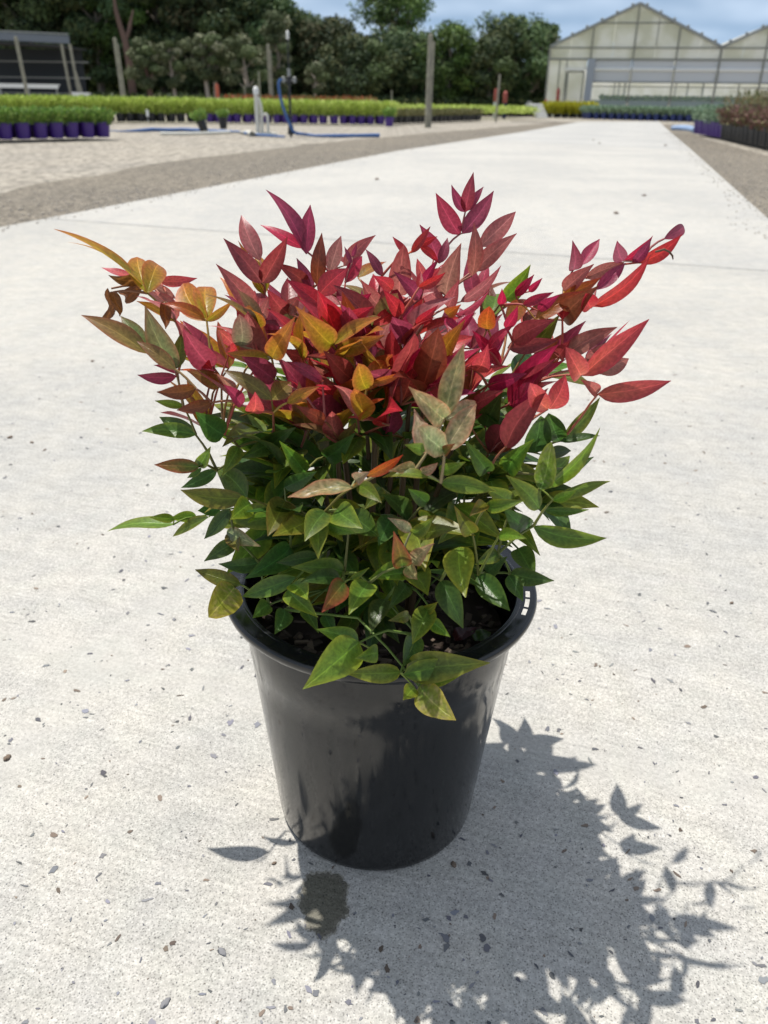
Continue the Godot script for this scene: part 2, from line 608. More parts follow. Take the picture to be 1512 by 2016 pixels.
func path_uv(p: Vector3) -> Vector2:
	return Vector2(p.dot(PATH_SIDE), p.dot(PATH_DIR))

func slab(corners: Array) -> ArrayMesh:         # a poured slab 12 cm thick, its arris rounded off by a small chamfer
	var b := MB.new()
	var mid := Vector3.ZERO
	for p in corners: mid += p
	mid /= corners.size()
	var top := []
	for p in corners: top.append(p + (mid - p).normalized() * 0.012)
	var k := b.v.size()
	b.vert(mid, Vector3.UP, path_uv(mid))
	for p in top: b.vert(p, Vector3.UP, path_uv(p))
	for i in top.size(): b.face(k, k + 1 + i, k + 1 + (i + 1) % top.size())
	for i in corners.size():
		var j := (i + 1) % corners.size()
		var p0: Vector3 = corners[i]
		var p1: Vector3 = corners[j]
		var o := (p1 - p0).cross(Vector3.UP).normalized()
		if o.dot((p0 + p1) * 0.5 - mid) < 0: o = -o
		var dn := Vector3.DOWN * 0.008
		b.quad(top[i], top[j], p1 + dn, p0 + dn, (o + Vector3.UP).normalized())
		b.quad(p0 + dn, p1 + dn, p1 + Vector3.DOWN * 0.12, p0 + Vector3.DOWN * 0.12, o)
	return b.mesh()

func sheet(called: String, pts: Array, y: float, m: Material, label: String) -> void:
	var b := MB.new()
	var flat := []
	for i in pts.size():                          # edges wander a little
		var p: Vector3 = pts[i]
		var q: Vector3 = pts[(i + 1) % pts.size()]
		var cuts := clampi(int(p.distance_to(q) / 0.35), 1, 60)
		for k in cuts:
			var e := p.lerp(q, float(k) / cuts)
			var o := Vector3(fnl.get_noise_2d(e.x * 14.0, e.z * 14.0), 0, fnl.get_noise_2d(e.z * 14.0, e.x * 14.0)) * 0.20
			flat.append(Vector3(e.x + o.x, y, e.z + o.z))
	var plan := PackedVector2Array()
	for p in flat: plan.append(Vector2(p.x, p.z))
	if Geometry2D.triangulate_polygon(plan).is_empty():
		flat = []
		plan = PackedVector2Array()
		for p in pts:
			flat.append(Vector3(p.x, y, p.z))
			plan.append(Vector2(p.x, p.z))
	for p in flat: b.vert(p, Vector3.UP, Vector2(p.x, p.z))
	var tri := Geometry2D.triangulate_polygon(plan)
	for k in tri.size() / 3: b.face(tri[k * 3], tri[k * 3 + 1], tri[k * 3 + 2])
	tag(single(called, b.mesh(), m), label, "", "", "structure")

func build_ground() -> void:
	var b := MB.new()
	b.quad(Vector3(-260, -0.05, 60), Vector3(260, -0.05, 60), Vector3(260, -0.05, -420), Vector3(-260, -0.05, -420), Vector3.UP)
	tag(single("gravel_ground", b.mesh(), M.gravel), "pale pinkish gravel covering the nursery yard", "", "", "structure")
	# the concrete path: four slabs between open joints
	var l0 := Vector3(-2.32, 0, -5.08)
	var r0 := Vector3(2.64, 0, -5.97)
	var ja0 := Vector3(-1.92, 0, -5.66) - PATH_SIDE * 0.05
	var ja_dir := (Vector3(1.78, 0, -3.90) - Vector3(-1.92, 0, -5.66)).normalized()
	var left := func(s: float) -> Vector3: return l0 + PATH_DIR * s
	var right := func(s: float) -> Vector3: return r0 + PATH_DIR * s
	var gap := PATH_DIR * 0.011
	var ja_l := l0 + PATH_DIR * 0.43
	var ja_r := r0 + PATH_DIR * -2.15
	var jb_l: Vector3 = ground_at(941, 273)
	var jb_r: Vector3 = ground_at(1364, 297)
	var jc_l: Vector3 = ground_at(1032, 259)
	var jc_r: Vector3 = ground_at(1322, 262)
	var end_l: Vector3 = ground_at(1140, 240)
	var end_r: Vector3 = ground_at(1297, 239)
	var path := Node3D.new()
	path.name = numbered("concrete_path")
	add_child(path)
	tag(path, "pale concrete path running from the camera to the greenhouse", "", "", "structure")
	part(path, "slab", slab([l0 - PATH_DIR * 9.0, r0 - PATH_DIR * 9.0, ja_r - gap, ja_l - gap]), M.concrete0)
	part(path, "slab", slab([ja_l + gap, ja_r + gap, jb_r - gap, jb_l - gap, l0 + PATH_DIR * 9.4]), M.concrete1)
	part(path, "slab", slab([jb_l + gap, jb_r + gap, jc_r - gap, jc_l - gap]), M.concrete2)
	part(path, "slab", slab([jc_l + gap, jc_r + gap, end_r, end_l]), M.concrete2)
	# strips of dark grit along both edges
	sheet("dirt_strip", [l0 - PATH_DIR * 9.0 - PATH_SIDE * 0.0, l0 + PATH_DIR * 9.4, jb_l, jc_l, end_l, ground_at(1130, 237), ground_at(1000, 247), ground_at(800, 263), ground_at(600, 281), ground_at(300, 318), ground_at(0, 372), l0 - PATH_DIR * 9.0 - PATH_SIDE * 2.2], -0.030, M.dirt, "dark grey grit strip between the gravel yard and the path")
	sheet("dirt_verge", [r0 - PATH_DIR * 9.0, end_r, ground_at(1345, 250), ground_at(1390, 272), ground_at(1512, 303), ground_at(1512, 303) + Vector3(8, 0, 3), r0 - PATH_DIR * 9.0 + PATH_SIDE * 9.0], -0.030, M.dirt, "dark grey grit verge along the right edge of the path")
	sheet("cross_track", [ground_at(1000, 237), ground_at(1365, 245), ground_at(1370, 239), ground_at(1060, 231)], -0.026, M.gravel, "pale gravel track crossing at the far end of the path")
	# flat stone chips in the worn concrete face
	var chips := MB.new()
	for i in 9500:
		var far := pow(rng.randf(), 1.6)
		var p := Vector3(rng.randf_range(-0.75, 0.75) * (0.7 + far * 2.2), 0.0006, -0.33 - far * 2.3)
		var big := pow(rng.randf(), 6.5)
		var r := lerpf(0.0007, 0.0060, big)
		var grey := rng.randf_range(0.07, 0.24)
		chips.col = Color(grey, grey * rng.randf_range(0.98, 1.05), grey * rng.randf_range(1.0, 1.22)) if rng.randf() < 0.75 else Color(grey * 1.15, grey * 0.9, grey * 0.72)
		var pts := []
		var n := 7 if r < 0.003 else 10
		var turn := rng.randf() * TAU
		var slim := rng.randf_range(0.22, 0.75)
		for k in n:
			var a := TAU * k / n
			var q := Vector2(cos(a), sin(a) * slim) * r * rng.randf_range(0.5, 1.25)
			q = q.rotated(turn)
			pts.append(p + Vector3(q.x, 0, q.y))
		chips.polygon(pts)
	var ch := part(path, "stone_chips", chips.mesh(), M.chip)
	ch.set_meta("kind", "stuff")

func build_loose_gravel() -> void:              # stones spilled along both edges of the path
	var nz := noise(FastNoiseLite.TYPE_SIMPLEX_SMOOTH, 0.02, 2, 19)
	var b := MB.new()
	b.blob(Vector3.ZERO, Vector3(1.0, 0.6, 0.8), nz, 0.4, 4)
	var mm := MultiMesh.new()
	mm.transform_format = MultiMesh.TRANSFORM_3D
	mm.mesh = b.mesh()
	mm.instance_count = 5200
	for i in 5200:
		var s := -1.0 + 22.0 * pow(rng.randf(), 1.3)
		var left := i % 2 == 0
		var off := absf(rng.randfn()) * 0.5
		var on_slab := rng.randf() < 0.14
		if on_slab: off = -absf(rng.randfn()) * 0.10
		var p := (Vector3(-2.32, 0, -5.08) - PATH_SIDE * off if left else Vector3(2.64, 0, -5.97) + PATH_SIDE * off) + PATH_DIR * s
		var r := rng.randf_range(0.004, 0.013) * (0.7 if on_slab else 1.0)
		p.y = (0.0 if on_slab else -0.030) + r * 0.3
		mm.set_instance_transform(i, Transform3D(Basis(Vector3.UP, rng.randf() * TAU).scaled(Vector3(r, r, r)), p))
	var o := MultiMeshInstance3D.new()
	o.name = numbered("loose_gravel")
	o.multimesh = mm
	o.material_override = M.loose
	add_child(o)
	tag(o, "loose stones spilled along both edges of the path", "gravel", "", "stuff")

func build_wet_patch() -> void:
	var outline := [Vector2(603, 1724), Vector2(622, 1716), Vector2(650, 1719), Vector2(672, 1727), Vector2(683, 1750), Vector2(680, 1775), Vector2(688, 1797), Vector2(668, 1812), Vector2(658, 1838), Vector2(634, 1846), Vector2(618, 1832), Vector2(604, 1828), Vector2(600, 1800), Vector2(588, 1784), Vector2(596, 1752)]
	var centre := ground_at(637, 1780)
	var o := thing("wet_patch", "dark wet patch on the concrete just in front of the black pot", "water stain", centre)
	for ring in 3:
		var b := MB.new()
		var pts := []
		for i in outline.size():
			var p := ground_at(outline[i].x, outline[i].y) - centre
			var q := ground_at(outline[(i + 1) % outline.size()].x, outline[(i + 1) % outline.size()].y) - centre
			for k in 6:
				var e := p.lerp(q, k / 6.0)
				var an := atan2(e.z, e.x)
				var wob := 1.0 + 0.16 * fnl.get_noise_2d(cos(an) * 90.0 + ring * 7.0, sin(an) * 90.0) + 0.10 * fnl.get_noise_2d(cos(an) * 420.0, sin(an) * 420.0 + ring * 31.0)
				pts.append(e * (wob * [1.06, 1.0, 0.88][ring]))
		b.vert(Vector3.UP * (0.0003 + 0.0002 * ring), Vector3.UP, path_uv(centre))
		for p in pts: b.vert(p + Vector3.UP * (0.0003 + 0.0002 * ring), Vector3.UP, path_uv(p + centre))
		for i in pts.size(): b.face(0, 1 + i, 1 + (i + 1) % pts.size())
		part(o, "damp_area", b.mesh(), M["wet%d" % ring])

func build_pebbles() -> void:
	var nz := noise(FastNoiseLite.TYPE_SIMPLEX_SMOOTH, 0.02, 2, 9)
	var list := [
		[14, 1494, 0.0048, 0, "brown pebble at the left edge of the concrete left of the pot"],
		[1440, 1188, 0.0034, 0, "small dark brown pebble on the concrete right of the pot rim"],
		[325, 1976, 0.0052, 1, "flat grey brown stone on the concrete near the bottom edge"],
		[437, 1874, 0.0050, 1, "oblong grey stone on the concrete left of the shadow"],
		[893, 1703, 0.0038, 0, "brown pebble in the shade right of the pot base"],
		[742, 354, 0.022, 0, "dark lump on the far path behind the tall red leaves"],
		[1213, 421, 0.020, 0, "dark lump on the path above the right red branch"],
		[1268, 386, 0.018, 0, "small dark lump on the path farther than its neighbour"],
		[1310, 287, 0.030, 0, "dark clod near the right edge of the distant path"],
		[1180, 283, 0.026, 0, "brown clod in the middle of the distant path"],
		[1168, 276, 0.022, 0, "small clod beside the brown one on the distant path"],
		[20, 862, 0.006, 0, "tiny brown stone at the left edge beside the green leaves"],
		[182, 712, 0.0055, 0, "lone dark speck of stone on the path left of the plant"],
		[63, 872, 0.0045, 0, "tiny dark stone left of the lower green leaves"],
		[540, 1700, 0.0026, 0, "tiny black grit beside the base of the pot"],
		[343, 1220, 0.0040, 1, "grey slip of stone left of the pot rim"],
	]
	for s in list:
		var b := MB.new()
		var r: float = s[2]
		b.blob(Vector3.ZERO, Vector3(r, r * (0.5 if s[3] == 0 else 0.28), r * rng.randf_range(0.55, 0.8)), nz, 0.55, 7)
		var o := single("pebble", b.mesh(), M.pebble if s[3] == 0 else M.pebble_grey)
		o.position = ground_at(s[0], s[1]) + Vector3.UP * r * (0.28 if s[3] == 0 else 0.10)
		o.rotation.y = rng.randf() * TAU
		tag(o, s[4], "pebble", "pebbles on the path")

# ---------------------------------------------------------------- the black pot
func build_pot() -> void:
	var pot := thing("plant_pot", "large glossy black plastic pot standing on the concrete path", "plant pot", POT_AT)
	pot.rotation.z = -0.010
	var H := 0.284
	var b := MB.new()
	b.lathe([Vector2(0.0, 0.004), Vector2(0.096, 0.004), Vector2(0.099, 0.0), Vector2(0.1035, 0.0), Vector2(0.106, 0.003), Vector2(0.107, 0.008),
		Vector2(0.1165, 0.10), Vector2(0.1262, 0.19), Vector2(0.1290, 0.216), Vector2(0.1296, 0.2172), Vector2(0.1322, 0.245), Vector2(0.1335, 0.2585), Vector2(0.1345, H - 0.004)], 96, 0.5)
	part(pot, "wall", b.mesh(), M.pot)
	b = MB.new()
	b.lathe([Vector2(0.1300, H - 0.006), Vector2(0.1275, 0.245), Vector2(0.1215, 0.19), Vector2(0.119, 0.165), Vector2(0.0, 0.165)], 96, 0.5)
	part(pot, "inner_wall", b.mesh(), M.pot)
	# rolled rim: an apron hanging outside the wall, with three slots through its ledge at the right
	b = MB.new()
	b.lathe([Vector2(0.1462, H - 0.0100), Vector2(0.1480, H - 0.0106), Vector2(0.1497, H - 0.0092), Vector2(0.1512, H - 0.0045), Vector2(0.1508, H - 0.002), Vector2(0.1490, H), Vector2(0.1468, H - 0.0006)], 128, 0.2)
	b.lathe([Vector2(0.1365, H - 0.0010), Vector2(0.1335, H - 0.0002), Vector2(0.1312, H - 0.0018), Vector2(0.1300, H - 0.006)], 128, 0.2)
	var ring := [Vector2(0.1365, H - 0.0010), Vector2(0.1400, H - 0.0016), Vector2(0.1440, H - 0.0016), Vector2(0.1468, H - 0.0006)]
	var sides := 256
	for i in 3:
		for s in sides:
			var a0 := TAU * s / sides
			var deg := rad_to_deg(a0)
			if i == 1 and ((deg > 67 and deg < 71) or (deg > 73 and deg < 77.5) or (deg > 79.5 and deg < 83)):
				continue
			var a1 := TAU * (s + 1) / sides
			var o0 := Vector3(sin(a0), 0, cos(a0))
			var o1 := Vector3(sin(a1), 0, cos(a1))
			b.quad(o0 * ring[i].x + Vector3.UP * ring[i].y, o1 * ring[i].x + Vector3.UP * ring[i].y, o1 * ring[i + 1].x + Vector3.UP * ring[i + 1].y, o0 * ring[i + 1].x + Vector3.UP * ring[i + 1].y, Vector3.UP)
	part(pot, "rim", b.mesh(), M.pot)
	# potting mix with bark pieces
	b = MB.new()
	var nz := noise(FastNoiseLite.TYPE_SIMPLEX_SMOOTH, 30.0, 3, 4)
	var rings := 14
	var seg := 48
	for i in rings + 1:
		for s in seg + 1:
			var r := 0.1225 * i / rings
			var a := TAU * s / seg
			var p := Vector3(sin(a) * r, 0.232 + 0.007 * nz.get_noise_2d(sin(a) * r, cos(a) * r) + 0.006 * (1.0 - float(i) / rings), cos(a) * r)
			b.col = Color(0.030, 0.022, 0.016) * (1.0 + 0.5 * nz.get_noise_2d(sin(a) * r * 3.0, cos(a) * r * 3.0))
			b.vert(p, Vector3.UP)
	for i in rings:
		for s in seg:
			var k := i * (seg + 1) + s
			b.face(k, k + seg + 1, k + seg + 2)
			if i > 0: b.face(k, k + seg + 2, k + 1)
	var soil := part(pot, "potting_mix", b.mesh(), M.soil)
	soil.set_meta("kind", "stuff")
	b = MB.new()
	for i in 420:
		var r := 0.119 * sqrt(rng.randf())
		var a := rng.randf() * TAU
		var g := pow(rng.randf(), 2.5)
		b.col = Color(0.035, 0.026, 0.02).lerp(Color(0.17, 0.13, 0.095), g)
		var bas := Basis(Vector3(rng.randfn(), rng.randfn(), rng.randfn()).normalized(), rng.randf_range(-0.5, 0.5)) * Basis(Vector3.UP, rng.randf() * TAU)
		b.box(Transform3D(bas, Vector3(sin(a) * r, 0.238 + rng.randf() * 0.006, cos(a) * r)), Vector3(rng.randf_range(0.004, 0.018), rng.randf_range(0.001, 0.003), rng.randf_range(0.003, 0.007)), 0.0005)
	var bark := part(pot, "bark_chips", b.mesh(), M.soil)
	bark.set_meta("kind", "stuff")

# ---------------------------------------------------------------- the shrub
# colour of a leaflet: base, tip, margin (linear base colours) and share of margin colour
var PAL := {
	"plum": [Color(0.483, 0.079, 0.148), Color(0.515, 0.079, 0.148), Color(0.419, 0.053, 0.104)],
	"maroon": [Color(0.504, 0.109, 0.101), Color(0.470, 0.068, 0.084), Color(0.403, 0.049, 0.070)],
	"rose": [Color(0.604, 0.235, 0.193), Color(0.632, 0.193, 0.176), Color(0.632, 0.126, 0.134)],
	"rust": [Color(0.364, 0.112, 0.042), Color(0.336, 0.084, 0.049), Color(0.364, 0.056, 0.028)],
	"red": [Color(0.759, 0.066, 0.059), Color(0.759, 0.049, 0.084), Color(0.598, 0.037, 0.060)],
	"crimson": [Color(0.680, 0.042, 0.100), Color(0.706, 0.035, 0.126), Color(0.529, 0.026, 0.090)],
	"coral": [Color(0.821, 0.179, 0.121), Color(0.821, 0.114, 0.130), Color(0.724, 0.082, 0.114)],
	"orange": [Color(0.525, 0.240, 0.030), Color(0.650, 0.108, 0.036), Color(0.688, 0.108, 0.054)],
	"olive": [Color(0.48, 0.43, 0.028), Color(0.72, 0.29, 0.045), Color(0.78, 0.22, 0.075)],
	"taupe": [Color(0.312, 0.273, 0.072), Color(0.338, 0.208, 0.078), Color(0.416, 0.156, 0.078)],
	"sage": [Color(0.264, 0.324, 0.120), Color(0.300, 0.228, 0.102), Color(0.432, 0.168, 0.090)],
	"pinksage": [Color(0.26, 0.33, 0.17), Color(0.36, 0.24, 0.17), Color(0.46, 0.16, 0.14)],
	"green": [Color(0.113, 0.241, 0.042), Color(0.164, 0.283, 0.037), Color(0.376, 0.454, 0.046)],
	"dark": [Color(0.068, 0.156, 0.040), Color(0.079, 0.167, 0.035), Color(0.142, 0.221, 0.037)],
	"light": [Color(0.160, 0.297, 0.042), Color(0.220, 0.336, 0.038), Color(0.462, 0.493, 0.050)],
	"olivegreen": [Color(0.160, 0.230, 0.026), Color(0.193, 0.224, 0.028), Color(0.286, 0.224, 0.040)],
	"lime": [Color(0.200, 0.356, 0.040), Color(0.231, 0.356, 0.040), Color(0.357, 0.378, 0.050)],
	"yellow": [Color(0.14, 0.30, 0.045), Color(0.34, 0.46, 0.055), Color(0.50, 0.54, 0.07)],
	"greenred": [Color(0.110, 0.200, 0.040), Color(0.380, 0.150, 0.050), Color(0.480, 0.080, 0.055)],
	"scorch": [Color(0.40, 0.44, 0.21), Color(0.58, 0.38, 0.22), Color(0.74, 0.29, 0.18)],
	"pale": [Color(0.44, 0.50, 0.27), Color(0.54, 0.48, 0.26), Color(0.74, 0.33, 0.20)],
	"brown": [Color(0.300, 0.120, 0.030), Color(0.360, 0.150, 0.035), Color(0.240, 0.085, 0.025)],
	"deadred": [Color(0.140, 0.020, 0.022), Color(0.160, 0.022, 0.026), Color(0.10, 0.015, 0.02)],
}
var leaf_roots: Array[Vector3] = []
var leaf_tints: Array[Color] = []
var leaf_count := 0

func leaf_mesh(b: MB, base: Vector3, tip: Vector3, width: float, up: Vector3, fold: float, bulge: float, pal: String, crumple := 0.0, blunt := 0.0) -> void:
	var axis := tip - base
	var len := axis.length()
	axis /= len
	var nrm := (up - axis * up.dot(axis)).normalized()
	var side := axis.cross(nrm)
	var p: Array = PAL[pal]
	var jit := Color(rng.randf_range(0.82, 1.18), rng.randf_range(0.85, 1.15), rng.randf_range(0.85, 1.15))
	var off := rng.randf() * 100.0
	var burnt := pal == "scorch" or pal == "pale" or pal == "yellow"
	var rows := 20 if burnt else 11
	var cross := [-1.0, -0.8, -0.6, -0.4, -0.2, 0.0, 0.2, 0.4, 0.6, 0.8, 1.0] if burnt else [-1.0, -0.6, -0.25, 0.0, 0.25, 0.6, 1.0]
	var k := b.v.size()
	var twist := rng.randf_range(-0.25, 0.25)
	var hook := rng.randf_range(-0.06, 0.16)
	var sway := rng.randf_range(-0.05, 0.05)
	for i in rows + 1:
		var t := float(i) / rows
		var hw := (pow(t, 0.66) * pow(1.0 - t, 1.12 - 0.62 * blunt) + 0.010 * sin(PI * t)) / (0.64 + 0.26 * blunt) * width
		if i == 0: hw = 0.0006
		if i == rows: hw = 0.0002
		var ctr := base + axis * (t * len) + nrm * (bulge * len * 4.0 * t * (1.0 - t) - hook * len * t * t * t) + side * (sway * len * 4.0 * t * (1.0 - t))
		if burnt: ctr += nrm * len * 0.012 * sin(t * 16.0 + off)
		if crumple > 0.0: ctr += nrm * crumple * len * 0.25 * sin(t * 7.0 + off) + side * crumple * len * 0.15 * sin(t * 5.0 + off * 2.0)
		var tw := twist * t
		var sd := side * cos(tw) + nrm * sin(tw)
		var up2 := nrm * cos(tw) - side * sin(tw)
		for s in cross:
			var wav: float = 0.05 * sin(t * 9.0 + off + s * 2.0) * absf(s)
			var f: float = fold * (1.0 - 0.35 * t)
			var q: Vector3 = ctr + sd * (s * hw * cos(f)) + up2 * (pow(absf(s), 1.45) * hw * (sin(f) + wav))
			if crumple > 0.0: q += up2 * hw * crumple * 0.8 * sin(s * 4.0 + t * 11.0 + off)
			var edge: float = pow(absf(s), 3.0)
			var mix_t := clampf(t * 1.15 - 0.1 + 0.25 * fnl.get_noise_2d(off * 10.0 + t * 60.0, s * 40.0), 0.0, 1.0)
			var c: Color = (p[0] as Color).lerp(p[1], mix_t)
			var share := clampf(edge * 0.75 + clampf((t - 0.8) * 3.0, 0, 0.8) + 0.3 * fnl.get_noise_2d(off * 7.0 + s * 50.0, t * 80.0), 0.0, 1.0)
			c = c.lerp(p[2], share)
			if burnt:                                 # sun scald: cream and brown blotches between the green
				var sp := fnl.get_noise_2d(off * 13.0 + s * 110.0, t * 230.0) + 0.5 * fnl.get_noise_2d(off * 3.0 + s * 260.0, t * 520.0)
				if pal != "yellow": c = c.lerp(Color(0.20, 0.26, 0.11), clampf(-sp * 2.0, 0.0, 0.55) * (1.0 - edge))
				c = c.lerp(Color(0.70, 0.58, 0.36), clampf((sp - 0.12) * 2.5, 0.0, 0.8 if pal != "yellow" else 0.22))
			if absf(s) < 0.01: c = c * 1.12
			b.col = Color(c.r * jit.r, c.g * jit.g, c.b * jit.b)
			b.vert(q, up2, Vector2(s * 0.5 + 0.5, t))
	var w := cross.size()
	for i in rows:
		for s in w - 1:
			var a := k + i * w + s
			b.face(a, a + 1, a + w + 1)
			b.face(a, a + w + 1, a + w)
	# smooth normals from the shape itself
	for i in rows + 1:
		for s in w:
			var a := k + i * w + s
			var du: Vector3 = b.v[k + i * w + mini(s + 1, w - 1)] - b.v[k + i * w + maxi(s - 1, 0)]
			var dv: Vector3 = b.v[k + mini(i + 1, rows) * w + s] - b.v[k + maxi(i - 1, 0) * w + s]
			var g := dv.cross(du).normalized()
			if g.length() > 0.5: b.n[a] = g if g.dot(b.n[a]) > 0 else -g

func depth_of(y: float) -> float:               # how far before the pot's axis the leaves seen at that height stand
	if y > 950.0: return 0.085 + 0.080 * clampf((y - 950.0) / 400.0, 0.0, 1.1)
	if y > 600.0: return lerpf(0.025, 0.085, (y - 600.0) / 350.0)
	return lerpf(-0.055, 0.025, clampf((y - 450.0) / 150.0, 0.0, 1.0))

func leaflet(bush: Node3D, base: Vector3, tip: Vector3, width: float, up: Vector3, pal: String, crumple := 0.0, blunt := 0.0, stuff: MB = null) -> void:
	var fold := rng.randf_range(0.12, 0.5)
	var bulge := rng.randf_range(0.0, 0.12)
	var pos := bush.position
	if stuff:
		leaf_mesh(stuff, base - pos, tip - pos, width, up, fold, bulge, pal, crumple, blunt)
	else:
		var b := MB.new()
		leaf_mesh(b, base - pos, tip - pos, width, up, fold, bulge, pal, crumple, blunt)
		part(bush, "leaflet", b.mesh(), M.leaf)
	leaf_roots.append(base - pos)
	var pc: Color = PAL[pal][0]
	leaf_tints.append(pc)

# base and tip as measured in the photograph, the width seen there, how far (cm) it stands before its neighbours at that height, which way it turns
func lf(bush: Node3D, row: Array) -> void:
	var sg: float = row[6]
	var d0: float = depth_of(row[1]) + row[5] * 0.012
	var z := 0.678 - d0
	var base := at(row[0], row[1], z)
	var flat := at(row[2], row[3], z)
	var px := Vector2(row[2] - row[0], row[3] - row[1]).length()
	var scale := (flat - base).length() / px
	var w: float = row[4] * scale * 0.90
	var tip := flat
	var len_px := px
	var ratio: float = row[4] / px
	var want := 0.40
	if ratio > want:                              # foreshortened: the leaf runs towards or away from the camera
		var true_len: float = minf(row[4] / want, px * 1.8)
		var extra := sqrt(maxf(true_len * true_len - px * px, 0.0)) * scale
		tip = at(row[2], row[3], z - extra * sg)
	else:
		var lean := (flat - base).length() * 0.25 * rng.randf_range(-1.0, 1.0)
		tip = at(row[2], row[3], z + lean)
	var axis := (tip - base).normalized()
	var face := (EYE - base).normalized()
	face = (face - axis * face.dot(axis)).normalized()
	var roll := 0.0
	if ratio < 0.36:
		roll = acos(clampf(ratio / 0.36, 0.30, 1.0)) * sg
		w = w / cos(roll)
	roll += rng.randf_range(-0.25, 0.25)
	if face.y < 0: roll *= 1.0
	var up := face.rotated(axis, roll)
	var pal: String = row[7]
	var cr := 0.35 if pal == "brown" else (0.05 if pal == "scorch" else 0.0)
	var bl := 0.8 if row.size() > 8 else 0.0
	leaflet(bush, base, tip, w, up, pal, cr, bl)

